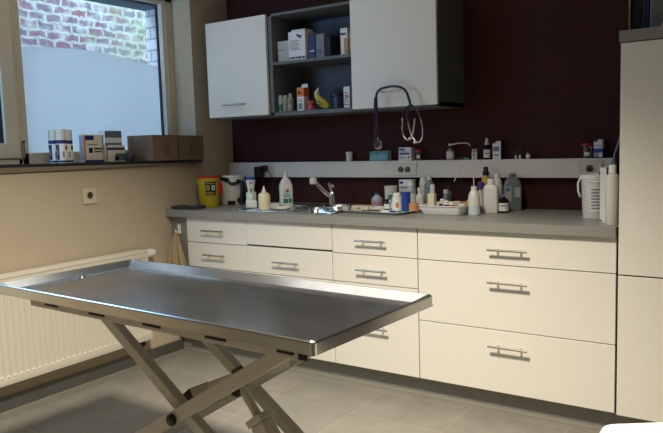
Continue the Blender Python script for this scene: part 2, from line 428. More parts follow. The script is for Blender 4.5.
# rim ring then bowl (right) and drainer (left) in one pressed sheet
loft(b, [L3(rrect(sx0-.015,sx1+.012,sy0-.015,sy1+.015,.04), .901), L3(rrect(sx0-.013,sx1+.010,sy0-.013,sy1+.013,.04), .9045),
         L3(rrect(sx0+.004,sx1-.004,sy0+.004,sy1-.004,.035), .9045), L3(rrect(sx0+.012,sx1-.012,sy0+.012,sy1-.012,.03), .897),], cap=False)
inner = rrect(sx0+.012,sx1-.012,sy0+.012,sy1-.012,.03)
bowl = rrect(.80,1.12,-.50,-.20,.05)
def ring(mb, outer, inner_, z):
    n=len(outer); mb.add(L3(outer,z)+L3(inner_,z), [[i,(i+1)%n,n+(i+1)%n,n+i] for i in range(n)], 0, True)
ring(b, inner, bowl, .897)
loft(b, [L3(bowl,.897), L3(rrect(.81,1.11,-.49,-.21,.05),.88), L3(rrect(.82,1.10,-.48,-.22,.05),.775), L3(rrect(.84,1.08,-.46,-.24,.05),.765)])
b.build('basin', t)
d = MB(STEELP)
for k in range(6): d.box(.54, .76, -.50+k*.06, -.487+k*.06, .897, .9035, 0, .003)
d.build('drainer_rib', t)
MB(BLACKR).lathe([(.0,0),(.03,0),(.03,.004),(.02,.006),(0,.006)], (.96,-.35,.7655), 20).build('drain', t)
# mixer tap
t = thing('mixer_tap', 'chrome mixer tap with slanted pull-out spout behind the sink', 'tap', (.915,-.155,.9))
b = MB(CHROME); b.lathe([(.030,0),(.030,.006),(.024,.012),(.022,.05),(.022,.075),(.018,.085),(0,.087)]); b.build('base', t)
b = MB(CHROME); b.tube([(0,0,.045),(-.030,-.055,.10),(-.055,-.10,.148)], [.013,.013,.014], 12); sp = b.build('spout', t)
b = MB(WHITEP); b.lathe([(.018,-.02),(.022,-.012),(.022,.012),(.012,.02),(0,.021)], (-.060,-.108,.158)); b.build('spray_head', sp)
b = MB(BLACK); b.lathe([(.013,0),(.013,.016)], (-.060,-.110,.122)); b.build('nozzle', sp)
b = MB(CHROME); b.tube([(0,0,.08),(-.012,-.004,.11),(-.020,-.006,.14)], [.012,.009,.008], 10); b.tube([(-.002,0,.115),(.006,0,.122)], .012, 10); b.build('lever', t)

# ------------------------------------------------------------------ tall cupboard
t = thing('tall_cabinet', 'tall cream two-door cupboard at the end of the worktop', 'cabinet', (2.626,0,0))
c = MB(CARC); c.box(.002, .02, -.609, -.02, .108, 1.635); c.box(.58, .598, -.609, -.02, .108, 1.635); c.box(.02,.58,-.04,-.02,.108,1.635); c.box(.02,.58,-.609,-.04,.108,.124); c.build('carcass', t)
MB(CREAM).box(.006, .597, -.629, -.611, .110, .700, 0, .0015, seg=1).build('door', t)
MB(CREAM).box(.006, .597, -.629, -.611, .706, 1.633, 0, .0015, seg=1).build('door', t)
MB(GREYL).box(.0, .60, -.634, -.02, 1.637, 1.681, 0, .002).build('top_slab', t)
# files standing on the tall cupboard
def binder(name, label, x0, x1, y0, y1, h, m, m2=None, g='files on top of the tall cupboard'):
    t = thing(name, label, 'binder', (x0,y0,1.6815), 0, g)
    MB(m).box(0, x1-x0, 0, y1-y0, 0, h, 0, .004).build('cover', t)
    if m2: MB(m2).box((x1-x0)*.8, (x1-x0)*1.002, -.002, .0, .004, h-.004, 0, 0).build('spine_edge', t)
    return t
NAVYD = mat('navy_cloth', (14,22,44), .5); NAVYE = mat('navy_edge', (34,56,104), .4)
tag(MB(mat('pale_board', (150,140,122), .6)).box(2.646, 2.650, -.56, -.25, 1.6815, 2.0).build('folder'), 'thin pale folder standing upright beside navy binders on the tall cupboard', 'folder')
binder('ring_binder', 'plain dark navy binder next to the thin pale folder on tall cupboard', 2.652, 2.692, -.54, -.25, .33, NAVYD)
binder('ring_binder', 'navy binder with a brighter blue spine edge on tall cupboard', 2.693, 2.716, -.54, -.25, .33, NAVYD, NAVYE)
gb = binder('ring_binder', 'grey document case with a pale diagonal line on tall cupboard', 2.720, 2.80, -.54, -.25, .33, mat('smoke_grey', (110,112,110), .35))
MB(PAPERW).beam((.045,.005), (.075,.10), .006, .003, -.003, 0, 0).build('stripe', gb)

# ------------------------------------------------------------------ wall cabinet
UX0, UX1, UZ0, UZ1, UY = .122, 1.698, 1.455, 2.037, -.342
t = thing('wall_cabinet', 'grey wall cabinet with two cream doors and open middle shelves', 'cabinet', (0,0,0))
c = MB(CARC)
for x0, x1 in ((UX0,UX0+.016),(.606,.632),(1.178,1.196),(UX1-.018,UX1)): c.box(x0, x1, UY+.019, -.002, UZ0-.008, UZ1)
c.box(UX0, UX1, UY+.019, -.002, UZ1-.014, UZ1); c.box(UX0, UX1, UY+.019, -.002, UZ0-.010, UZ0+.012); c.box(UX0+.01, UX1-.01, -.014, -.003, UZ0, UZ1-.01)
c.build('carcass', t)
sh = MB(CARC); sh.box(.633, 1.177, UY+.022, -.016, 1.742, 1.758); sh.build('shelf', t)
d = MB(CREAM).box(UX0, .602, UY, UY+.018, UZ0, UZ1-.001, 0, .0015, seg=1).build('door', t); handle(.256,.453,1.5265,UY,d)
d = MB(CREAM).box(1.190, UX1, UY, UY+.018, UZ0, UZ1-.001, 0, .0015, seg=1).build('door', t); handle(1.351,1.506,1.537,UY,d)
SHZ = 1.759; BOZ = UZ0+.0125

# box-shaped packages -------------------------------------------------
def pack(name, label, cat, x, y, z, w, d, h, m, marks=(), rz=0., group=None, flap=None):
    """carton whose front (towards -y) carries printed marks: (x0,x1,z0,z1,mat) as fractions"""
    t = thing(name, label, cat, (x,y,z), rz, group)
    MB(m).box(-w/2, w/2, -d/2, d/2, 0, h, 0, .0012, seg=1).build('box', t)
    if marks:
        k = MB()
        for a in marks:
            x0,x1,z0,z1,mm = a[:5]; side = a[5] if len(a)>5 else 'f'
            if side == 'f': k.box(-w/2+w*x0, -w/2+w*x1, -d/2-.0008, -d/2, h*z0, h*z1, mm)
            else: k.box(w/2, w/2+.0008, -d/2+d*x0, -d/2+d*x1, h*z0, h*z1, mm)
        k.build('printed_label', t)
    return t
lines = lambda x0,x1,z0,z1,n,m: [(x0, x1-(x1-x0)*.12*((i*7)%3), z0+(z1-z0)*i/n, z0+(z1-z0)*(i+.42)/n, m) for i in range(n)]
YS = -.235
pack('carton', 'plain whitish carton on upper shelf, left of the tallest box', 'box', .680, YS, SHZ, .082, .09, .122, mat('carton_grey', (186,186,178), .7), [(.1,.8,.55,.6,INKG)])
tb = pack('carton', 'tallest white carton with navy logo and lettering band on upper shelf', 'box', .797, YS-.01, SHZ, .122, .11, .163, PAPERW,
     [(.5,.62,.82,.9,NAVY),(.6,.78,.76,.86,NAVY)]+lines(.08,.7,.35,.72,7,INKG)+[(.04,.14,.05,.12,INK),(.18,.36,.05,.12,INK),(.4,.5,.05,.12,INK),(.54,.74,.05,.12,INK),(.78,.95,.05,.12,INK)])
MB(PAPERW).box(-.05,.05,-.04,.04,.164,.176,0,.003).build('lid_flap', tb)
pack('carton', 'dark navy carton pressed against the tallest white box, upper shelf', 'box', .893, YS, SHZ, .046, .1, .13, NAVY, [(.2,.8,.3,.36,PAPERW)])
pack('carton', 'pale grey carton between navy and blackish cartons, upper shelf', 'box', .949, YS, SHZ, .056, .1, .132, mat('carton_blue_grey', (128,132,138), .7), lines(.1,.8,.2,.4,3,INK))
pack('carton', 'blackish blue carton at the shadowed end of the upper shelf group', 'box', 1.000, YS, SHZ, .040, .1, .115, mat('carton_black_blue', (24,28,48), .7))
pack('carton', 'white and tan carton standing nearest the right-hand door, upper shelf', 'box', 1.108, YS-.01, SHZ, .046, .07, .148, PAPERW, [(.5,.95,.05,.62,TAN),(.1,.8,.74,.82,NAVY)])
pack('carton', 'shorter white and tan carton half hidden by the door edge, upper shelf', 'box', 1.156, YS, SHZ, .036, .07, .115, PAPERW, [(.0,.3,.05,.9,TAN)])
def bottle(name, label, cat, x, y, z, prof, m, cap=None, capm=None, band=None, group=None, capname='cap', seg=24, rz=None, sx=1., sy=1., extra=None):
    t = thing(name, label, cat, (x,y,z), face(x,y) if rz is None else rz, group)
    MB(m).lathe(prof, seg=seg, sx=sx, sy=sy).build('bottle_body', t)
    if cap: MB(capm or WHITEP).lathe(cap, seg=20).build(capname, t)
    if band:
        k = MB()
        for (r,z0,z1,a,mm) in band: k.lathe([(r,z0),(r,z1)], seg=14, m=mm, a0=-a, a1=a, sx=sx, sy=sy)
        k.build('printed_label', t)
    return t
def cyl(r,h,rn=None,hn=None,e=.004):
    if rn is None: return [(0,0),(r-e,0),(r,e),(r,h-e),(r-e,h),(0,h)]
    return [(0,0),(r-e,0),(r,e),(r,hn*.80),(r*.92,hn*.9),(rn*1.15,hn),(rn,hn+.004),(rn,h),(0,h)]
def capp(r,z0,z1): return [(0,z0),(r,z0),(r,z1-.003),(r-.003,z1),(0,z1)]
G2 = 'small pill bottles on the lower cabinet shelf'
bottle('pill_bottle', 'pill bottle with green patch, nearest the left door on lower shelf', 'bottle', .651, YS-.045, BOZ, cyl(.016,.085), mat('pale_green_paper',(170,176,160),.6), capp(.012,.085,.10), MATS['carton_grey'], [(.0165,.008,.045,1.2,GREEN)], G2)
bottle('pill_bottle', 'beige pill bottle with dark print, middle of three on lower shelf', 'bottle', .686, YS-.045, BOZ, cyl(.017,.083), mat('tan_grey_paper',(160,150,128),.6), capp(.013,.083,.098), MATS['carton_grey'], [(.0175,.04,.05,1.0,INKG)], G2)
bottle('pill_bottle', 'beige pill bottle beside the orange and white carton, lower shelf', 'bottle', .722, YS-.045, BOZ, cyl(.018,.082), MATS['tan_grey_paper'], capp(.010,.082,.105), MATS['carton_grey'], [(.0185,.05,.06,.8,INKG)], G2)
ob = pack('carton', 'orange and white carton with open top flap on the lower shelf', 'box', .795, YS-.02, BOZ, .050, .05, .135, PAPERW, [(0,1,.62,.98,ORANGE),(.0,1,.62,.98,ORANGE,'s'),(.2,.7,.08,.34,INKG),(.2,.55,.72,.82,PAPERW)]+lines(.15,.8,.4,.56,2,INKG))
MB(PAPERW).box(-.02,.024,.017,.021,.135,.158,0,.001).build('lid_flap', ob)
# pink toy, folded yellow pack, dark tub, white carton
pk = MB(PINK).lathe([(0,0),(.024,0),(.026,.006),(.018,.022),(.016,.030),(.026,.046),(.027,.054),(.018,.056),(0,.052)], (0,0,0), 20).build('rubber_plug')
pk.location = (.845,YS-.01,BOZ); tag(pk, 'small pink waisted rubber object on the lower cabinet shelf', 'rubber object')
t = thing('yellow_packet', 'crumpled yellow packet leaning with upturned pale end on lower shelf', 'packet', (.925,YS-.01,BOZ))
b = MB(mat('yellow_foil', (206,190,60), .4, noise=.2, scale=20)); b.tube([(.045,0,.014),(.02,-.006,.03),(-.012,-.008,.055),(-.032,-.004,.085)], [.012,.026,.026,.012], 8); b.build('packet_body', t)
b = MB(mat('pale_cream', (212,204,172), .6)); b.tube([(-.032,-.004,.07),(-.036,-.002,.10),(-.024,0,.128)], [.014,.016,.004], 8); b.build('torn_end', t)
b = MB(INK); b.box(-.02,.012,-.036,-.033,.045,.052); b.box(-.005,.03,-.034,-.031,.03,.036); b.build('printed_label', t)
bottle('dark_tub', 'dark blue-black round tub on the lower cabinet shelf', 'tub', 1.045, YS-.005, BOZ, cyl(.050,.072), mat('dark_blue_tub',(26,32,52),.4), capp(.052,.0725,.088), BLACK)
pack('carton', 'white printed carton standing against the right-hand door, lower shelf', 'box', 1.122, YS-.03, BOZ, .040, .05, .118, PAPERW, lines(.1,.9,.15,.8,6,INKG)+[(.3,.7,.5,.62,ORANGE)])
bottle('spray_bottle', 'slim white bottle rising behind the printed carton, lower shelf', 'bottle', 1.155, YS+.04, BOZ, cyl(.015,.13,.006,.105), PAPERW, capp(.007,.1305,.155), WHITEP)

# ------------------------------------------------------------------ cable trunking on the back wall
t = thing('cable_trunking', 'long white cable trunking with sockets along the maroon wall', 'trunking', (0,0,0))
TM = mat('trunking_white', (224,217,205), .42)
b = MB(TM); b.box(.004, 2.49, -.052, -.001, 1.066, 1.1625, 0, .002); b.box(.004, 2.49, -.0535, -.052, 1.079, 1.150, 0, .001); b.build('rail_body', t)
def plate(x0, x1, n, name='socket_plate'):
    b = MB(mat('socket_white', (214,206,190), .35)); b.box(x0, x1, -.060, -.0535, 1.078, 1.150, 0, .002)
    o = b.build(name, t)
    for i in range(n):
        cx = (x0+x1)/2+(i-(n-1)/2)*.044
        M = Matrix.Translation((cx,-.060,1.113)) @ Matrix.Rotation(PI/2, 4, 'X')
        k = MB(MATS['socket_white']); k.lathe([(.0205,-.002),(.0205,.0025),(.0185,.0028),(.017,-.001)], m=MATS['socket_white'], M=M, seg=24)
        k.lathe([(0,.0003),(.017,.0003)], m=mat('socket_well',(150,142,124),.6), M=M, seg=24)
        k.lathe([(0,0),(.004,0),(.004,.004),(0,.004)], (-.008,0,0), 8, BLACK, M=M); k.lathe([(0,0),(.004,0),(.004,.004),(0,.004)], (.008,0,0), 8, BLACK, M=M); k.lathe([(0,0),(.003,0),(.003,.008),(0,.008)], (0,.009,0), 8, CHROME, M=M)
        k.build('socket_well', o)
plate(1.275, 1.43, 2); plate(.245, .405, 1); plate(2.319, 2.437, 1)
# plug adapter with its cord
t = thing('plug_adapter', 'black plug adapter in the trunking socket behind the electric jug', 'plug', (.30,-.062,1.113))
b = MB(BLACK); b.box(-.028,.020,-.05,-.001,-.045,.024,0,.006); b.build('adapter_body', t)
b = MB(BLACK); b.tube([(.02,-.03,.018),(.05,-.034,.022)], [.010,.013], 10); b.lathe([(0,-.013),(.016,-.011),(.02,0),(.016,.011),(0,.013)], (.056,-.034,.02), 14); b.build('plug', t)
b = MB(BLACK); b.tube([(.06,-.034,.014),(.082,-.03,-.01),(.098,-.02,-.05),(.105,-.02,-.12),(.10,-.05,-.19),(.08,-.10,-.2085)], .0032, 8); b.build('cord', t)

# ------------------------------------------------------------------ things on the trunking
TZ = 1.163; TY = -.030
t = pack('tissue_box', 'teal patterned box with cut-away open top on the white trunking', 'box', 1.181, TY, TZ, .122, .044, .001, TEALP)
b = MB(TEALP)
prof = [(-.061,0),(.061,0),(.061,.054),(.04,.052),(.02,.054),(.012,.046),(0,.040),(-.012,.046),(-.02,.054),(-.05,.056),(-.061,.052)]
Mx = Matrix.Rotation(PI/2,4,'X')
b.prism(prof, .018, .022, 0, Mx); b.prism([(x,min(z,.058)) for x,z in [(-.061,0),(.061,0),(.061,.066),(-.061,.06)]], -.022, -.018, mat('box_inner',(170,176,170),.7), Mx)
b.box(.057,.061,-.018,.018,0,.06,MATS['box_inner']); b.box(-.061,-.057,-.018,.018,0,.052)
b.build('open_sides', t)
b = MB(mat('teal_light',(130,190,190),.6))
for i in range(8): b.box(-.058+i*.0148, -.05+i*.0148, -.0228,-.022, .006+.004*(i%2), .034+.004*(i%3))
b.build('printed_pattern', t)
bottle('plastic_cup', 'small white plastic cup alone on the trunking, left of teal box', 'cup', .963, TY, TZ, [(0,0),(.017,0),(.019,.004),(.0195,.042),(.0225,.043),(.0225,.055),(.02,.057),(.018,.055),(0,.05)], WHITEP)
pack('medicine_carton', 'white carton with blue stripe and red dot on trunking', 'box', 1.354, TY, TZ, .080, .045, .075, PAPERW, [(.06,.5,.78,.9,NAVY),(.06,.92,.45,.58,BLUE),(.72,.88,.16,.32,REDP)]+lines(.08,.8,.62,.74,2,INKG)+lines(.08,.6,.15,.38,3,INKG))
def jar(label, x, r, h, rim):
    t = thing('sample_jar', label, 'jar', (x,TY,TZ))
    MB(CLEARJ).lathe([(0,0),(r*.86,0),(r*.9,.003),(r,h-.014),(r-.0015,h-.014),(r*.88,.004),(0,.003)], seg=24).build('jar_body', t)
    MB(mat('red_lid',(150,40,44),.45)).lathe([(0,h-.015),(r+.002,h-.015),(r+.002,h-.002),(r,h),(0,h)], seg=24).build('lid', t)
    MB(PAPERW).lathe([(r*.94,.012),(r*.96,.03)], seg=10, a0=face(x,TY)-.5, a1=face(x,TY)+.5).build('printed_label', t)
jar('clear sample jar with red lid beside the blue-striped carton', 1.428, .021, .064, 0)
jar('clear sample jar with red lid near the tall cupboard', 2.357, .0275, .073, 0)
t = bottle('pump_bottle', 'clear bottle with long bent white dosing spout on the trunking', 'bottle', 1.625, TY, TZ, cyl(.0225,.062,.010,.054), CLEARP, capp(.012,.0625,.075), BLACK, [(.023,.010,.044,1.0,PAPERW)])
b = MB(WHITEP); b.lathe([(.005,.075),(.010,.078),(.010,.088),(.004,.09),(0,.09)]); q = b.build('pump_head', t)
b = MB(WHITEP); a = -t.rotation_euler[2]; c_, s_ = math.cos(a), math.sin(a)
b.tube([tuple(RZ(a) @ Vector(p)) for p in [(0,0,.083),(.05,-.004,.090),(.098,-.006,.091),(.112,-.006,.085),(.122,-.006,.074)]], [.004,.0035,.003,.003,.002], 8); b.build('spout', q)
t = thing('instrument', 'low dark metal clip lying on trunking beside the pump bottle', 'instrument', (1.712,TY,TZ))
b = MB(GREYD); b.tube([(-.045,0,.006),(-.01,-.005,.010),(.03,.004,.006)], [.006,.007,.004], 8); b.tube([(-.03,.006,.005),(.035,-.008,.006)], .004, 8); b.build('handle_bar', t)
b = MB(TEALP); b.box(-.004,.022,-.012,.008,.0005,.010,0,.003); b.build('grip_pad', t)
t = thing('twin_vial', 'pair of white vials joined with green print on trunking', 'vial', (1.767,TY,TZ))
for k in (-.0085,.0085):
    o = MB(WHITEP).lathe([(0,0),(.008,0),(.008,.036),(.004,.042),(.004,.046),(.0055,.047),(.0055,.056),(0,.057)], (k,0,0), 14).build('vial_body', t)
MB(GREEN).box(-.007,.003,-.0095,-.0085,.02,.03).build('printed_label', t)
bottle('spray_bottle', 'dark glass spray bottle with white nozzle standing on the trunking', 'bottle', 1.837, TY, TZ, cyl(.0195,.078,.009,.068), DARKG, [(0,.0785),(.012,.0785),(.012,.09),(.008,.093),(.007,.108),(.005,.114),(0,.114)], WHITEP, [(.02,.010,.052,1.1,PAPERW),(.0203,.03,.036,.7,INKG)], capname='spray_nozzle')
pack('medicine_carton', 'upright white carton with navy top edge beside the dark spray bottle', 'box', 1.900, TY, TZ, .046, .044, .096, PAPERW, [(0,.4,.88,1,NAVY),(.0,1,.0,1,NAVY,'s'),(.1,.8,.45,.7,INKG),(.15,.75,.2,.28,INKG)])
G3 = 'tiny glass vials on the trunking'
vp = lambda r,h: [(0,0),(r,0),(r,h*.55),(r*.5,h*.68),(r*.5,h*.76),(0,h*.76)]
for lab, x, r, h in [('tiny clear vial with bare neck on trunking, nearer the navy-edged carton',1.996,.0065,.027),('tiny clear vial with bare neck on trunking, nearer the capped vial',2.018,.0065,.031)]:
    bottle('glass_vial', lab, 'vial', x, TY, TZ, vp(r,h), MILKP, [(0,h*.765),(r*.45,h*.765),(r*.3,h*1.7),(0,h*1.7)], GREYD, group=G3)
bottle('glass_vial', 'wider capped vial with pale label, last of the small vials on trunking', 'vial', 2.061, TY, TZ, cyl(.0115,.028,.006,.026), MILKP, capp(.009,.0285,.041), mat('dark_cap',(60,56,60),.5), [(.0119,.004,.02,1.1,PAPERW)], group=G3)
pack('medicine_carton', 'blue and white carton on trunking beside the larger red-lidded jar', 'box', 2.414, TY, TZ, .042, .044, .09, PAPERW, [(0,.42,.88,1,NAVY),(0,1,.3,.52,BLUE),(0,.6,.0,.3,mat('pale_blue',(120,146,180),.6)),(0,1,.0,.06,NAVY),(0,1,.66,.7,INKG),(0,1,0,.5,NAVY,'s')])

# ------------------------------------------------------------------ worktop: left group
WZ = .9005
t = thing('soap_tray', 'dark flat tray with shiny clip at the window end of the worktop', 'tray', (.115,-.555,WZ), .15)
b = MB(GREYD); loft(b, [L3(rrect(-.095,.095,-.05,.05,.012),0), L3(rrect(-.10,.10,-.055,.055,.014),.018), L3(rrect(-.095,.095,-.05,.05,.012),.018), L3(rrect(-.088,.088,-.044,.044,.012),.006)]); b.build('tray_body', t)
MB(CHROME).box(.02,.045,-.02,.0,.0065,.022,0,.003).build('clip', t)
t = thing('sharps_bin', 'yellow sharps bin with red lid and black warning label on worktop', 'bin', (.148,-.405,WZ), 0)
b = MB(YEL); b.lathe([(0,0),(.058,0),(.061,.004),(.073,.182),(0,.182)], seg=32); b.build('bin_body', t)
b = MB(REDP); b.lathe([(.073,.182),(.077,.182),(.077,.187),(.072,.192),(0,.194)], seg=32); b.build('lid', t)
b = MB(REDP); b.box(.072,.084,.012,.042,.075,.150,0,.005,M=RZ(-.1)); b.build('lid_flap', t)
br = lambda z: .061+.012*(z-.004)/.178
k = MB(); a0 = face(.148,-.405)+.16
k.lathe([(br(.075)+.0008,.075),(br(.16)+.0008,.16)], seg=14, m=INK, a0=a0-.5, a1=a0+.5)
for (da,z) in [(-.26,.122),(.24,.122)]:
    k.lathe([(br(z-.014)+.0014,z-.014),(br(z+.014)+.0014,z+.014)], seg=6, m=(PAPERW if da>0 else YEL), a0=a0+da-.15, a1=a0+da+.15)
    k.lathe([(br(z-.006)+.0020,z-.006),(br(z+.006)+.0020,z+.006)], seg=6, m=INK, a0=a0+da-.07, a1=a0+da+.07)
for z in (.082,.091,.147): k.lathe([(br(z)+.0014,z),(br(z+.004)+.0014,z+.004)], seg=8, m=YEL, a0=a0-.38, a1=a0+.34)
k.build('warning_label', t)
t = thing('electric_jug', 'white electric jug with black lever and black handle behind sharps bin', 'jug', (.162,-.20,WZ), 0)
b = MB(WHITEP); b.lathe([(0,0),(.080,0),(.083,.006),(.084,.10),(.082,.158),(.074,.172),(0,.178)], seg=32); b.build('jug_body', t)
b = MB(WHITEG); b.lathe([(0,.176),(.07,.174),(.062,.186),(0,.190)], seg=32); b.build('lid', t)
b = MB(BLACK); b.tube([(.078,-.03,.03),(.112,-.035,.02),(.118,-.036,.09),(.112,-.035,.145),(.075,-.03,.150)], [.018,.02,.016,.016,.014], 10); b.build('handle', t)
b = MB(BLACK); b.tube([(-.060,-.085,.178),(-.01,-.086,.170),(.035,-.082,.160)], [.006,.010,.014], 10); b.tube([(.03,-.08,.165),(.05,-.07,.135),(.085,-.05,.14)], .010, 8); b.build('lever', t)
b = MB(BLACK); b.box(-.016,.034,-.092,-.074,.004,.026,0,.003,M=RZ(.5)); b.build('tap_outlet', t)
t = thing('pet_clipper', 'white hair clipper with blue head standing in its charger', 'clipper', (.468,-.375,WZ), face(.468,-.375)+PI/2)
b = MB(WHITEP); b.box(-.034,.034,-.03,.03,0,.045,0,.008); b.box(-.03,.03,.004,.03,.04,.095,0,.008); b.build('charging_stand', t)
b = MB(WHITEP); b.lathe([(0,.03),(.020,.03),(.022,.06),(.019,.10),(.022,.125),(.028,.15),(.029,.168),(0,.168)], sx=1, sy=.8, seg=20); b.build('clipper_body', t)
b = MB(BLUE); b.lathe([(0,.168),(.029,.168),(.029,.176),(.022,.185),(0,.186)], sx=1, sy=.8, seg=20); b.build('blade_cover', t)
b = MB(GREENL); b.lathe([(0,0),(.005,0),(.004,.003),(0,.003)], seg=10, M=Matrix.Translation((-.004,-.0195,.072)) @ Matrix.Rotation(PI/2,4,'X')); b.build('indicator_lamp', t)
b = MB(NAVY); b.box(-.004,.004,-.0205,-.017,.092,.118,0,.001); b.box(-.01,.012,-.0235,-.0215,.148,.153); b.build('switch', t)
bottle('lotion_bottle', 'cream squeeze bottle with pointed nozzle at the sink edge', 'bottle', .662, -.487, .9047, [(0,0),(.031,0),(.034,.005),(.035,.07),(.033,.085),(.024,.096),(.012,.099),(0,.099)], CREAMP, [(0,.0995),(.013,.0995),(.012,.112),(.007,.118),(.004,.135),(0,.136)], WHITEP, capname='nozzle')
t = thing('hand_soap_bottle', 'white pump bottle with red mark and green label behind sink', 'bottle', (.672,-.292,.9047), face(.672,-.292)+PI/2+.25)
b = MB(WHITEP); loft(b, [L3(rrect(-.035,.035,-.026,.024,.014),0), L3(rrect(-.038,.038,-.029,.029,.016),.004), L3(rrect(-.038,.038,-.029,.029,.016),.125), L3(rrect(-.026,.026,-.02,.02,.014),.160), L3(rrect(-.014,.014,-.014,.014,.0139),.172), L3(rrect(-.014,.014,-.014,.014,.0139),.180)]); b.build('bottle_body', t)
b = MB(WHITEP); b.lathe([(0,.180),(.012,.180),(.010,.196),(.005,.20),(.004,.222),(0,.223)]); b.build('pump_nozzle', t)
k = MB(); k.box(-.030,.030,-.0302,-.0295,.018,.112,mat('pale_label',(206,218,212),.6)); k.box(-.008,.010,-.0310,-.0302,.088,.102,REDP); k.box(-.026,.004,-.0310,-.0302,.022,.048,GREEN); k.box(.008,.028,-.0310,-.0302,.024,.05,GREEN)
for i in range(3): k.box(-.024,.022-.006*i,-.0310,-.0302,.058+i*.009,.062+i*.009,GREEN)
k.build('printed_label', t)
t = thing('sponge_dish', 'small white dish lying on the drainer behind the cream bottle', 'dish', (.655,-.37,.9047))
b = MB(WHITEG); loft(b, [L3(rrect(-.03,.03,-.022,.022,.01),0), L3(rrect(-.038,.038,-.028,.028,.012),.018), L3(rrect(-.034,.034,-.024,.024,.01),.018), L3(rrect(-.028,.028,-.02,.02,.01),.006)]); b.build('dish_body', t)
MB(mat('sponge_white',(216,214,204),.9)).box(-.027,.027,-.019,.019,.0065,.026,0,.004).build('sponge', t)
t = thing('white_tray', 'small white instrument dish lying flat on the sink drainer', 'dish', (.735,-.42,.9047), .05)
b = MB(WHITEG); loft(b, [L3(rrect(-.05,.05,-.03,.03,.01),0), L3(rrect(-.056,.056,-.036,.036,.012),.010), L3(rrect(-.052,.052,-.032,.032,.01),.010), L3(rrect(-.048,.048,-.028,.028,.01),.004)]); b.build('dish_body', t)
t = thing('steel_bowl', 'round stainless bowl at the tray end of the sink', 'bowl', (1.127,-.44,.9047))
b = MB(STEELP); b.lathe([(0,0),(.060,0),(.072,.006),(.078,.026),(.081,.027),(.0815,.0285),(.078,.029),(.075,.026),(.068,.008),(.058,.003),(0,.003)], seg=36); b.build('bowl_body', t)

# ------------------------------------------------------------------ flat tray and its contents
ang = math.radians(-8)
TX, TYY = 1.372, -.355
t = thing('flat_tray', 'shallow white tray with dark edge holding tub, vials and blue roll', 'tray', (TX,TYY,WZ), ang)
b = MB(WHITEG); loft(b, [L3(rrect(-.185,.185,-.12,.12,.02),0), L3(rrect(-.203,.203,-.138,.138,.024),.012), L3(rrect(-.20,.20,-.135,.135,.022),.013), L3(rrect(-.182,.182,-.117,.117,.018),.003)]); b.build('tray_body', t)
b = MB(GREYD); loft(b, [L3(rrect(-.200,.200,-.135,.135,.024),.008), L3(rrect(-.2055,.2055,-.1405,.1405,.025),.0105), L3(rrect(-.203,.203,-.138,.138,.024),.012)], cap=False); b.build('rim_edge', t)
FZ = WZ+.0035
def tp(x,y): return (x,y,FZ)
t = thing('handpiece', 'beige boxy handset with tapering handle lying on the flat tray', 'device', tp(1.252,-.372), -.1)
BE = mat('beige_device', (196,188,160), .45)
b = MB(BE); b.box(-.055,.06,-.028,.028,0,.028,0,.006); b.build('housing', t)
b = MB(BE); b.tube([(.055,.0,.014),(.085,.012,.010),(.112,.024,.008)], [.012,.007,.005], 10); b.build('handle_grip', t)
b = MB(INKG); b.box(-.012,.014,-.0288,-.028,.008,.02); b.build('panel_mark', t)
t = thing('scissors', 'dark scissors lying on the flat tray in front of the handset', 'scissors', tp(1.325,-.40), .25)
b = MB(GREYD); b.tube([(-.05,0,.004),(.05,.006,.004)], .0035, 8); b.build('blade', t)
b = MB(GREYD); b.tube([(-.05,.006,.004),(.05,-.004,.005)], .0035, 8); b.build('blade', t)
bottle('dark_vial', 'short dark vial with white label, left one on the flat tray', 'vial', 1.363, -.285, FZ, cyl(.0195,.046,.008,.04), DARKG, capp(.0105,.0465,.058), BLACK, [(.02,.006,.032,1.1,PAPERW)], 'dark vials on the flat tray')
bottle('dark_vial', 'taller dark vial with white label beside the orange-spotted tub', 'vial', 1.396, -.265, FZ, cyl(.0205,.055,.009,.05), DARKG, capp(.0115,.0555,.071), BLACK, [(.021,.006,.042,1.1,PAPERW)], 'dark vials on the flat tray')
bottle('pill_tub', 'white tub with orange swirl label on the flat tray', 'tub', 1.452, -.335, FZ, cyl(.027,.078), WHITEP, capp(.022,.0785,.098), WHITEG, [(.0274,.012,.07,1.1,PAPERW),(.0278,.02,.046,.28,ORANGE)])
for p in []: pass
bottle('bandage_roll', 'tall royal blue bandage roll standing on the flat tray', 'roll', 1.507, -.335, FZ, cyl(.0235,.102,e=.003), BLUE)
bottle('bandage_roll', 'short tan bandage roll on the flat tray beside the blue one', 'roll', 1.558, -.345, FZ, cyl(.027,.046,e=.003), CORK)
for i,(x,y,m,lab) in enumerate([(1.475,-.425,BLUE,'blue needle cap lying at the front of the flat tray'),(1.515,-.42,GREEN,'green needle cap lying at front of tray below the tan roll'),(1.43,-.43,PAPERW,'white needle cap lying at the front of the flat tray')]):
    o = MB(m).tube([(-.017,0,.006),(.01,.002,.006),(.02,.003,.006)], [.005,.0055,.003], 10).build('needle_cap'); o.location = tp(x,y); o.rotation_euler = (0,0,.15*i-.1); tag(o, lab, 'needle cap', 'needle caps on the flat tray')
o = MB(GREEN).tube([(-.014,0,.005),(.014,-.004,.005)], .0048, 10).build('needle_cap'); o.location = tp(1.553,-.43); tag(o, 'green needle cap lying at the corner of the flat tray by the deep tray', 'needle cap', 'needle caps on the flat tray')

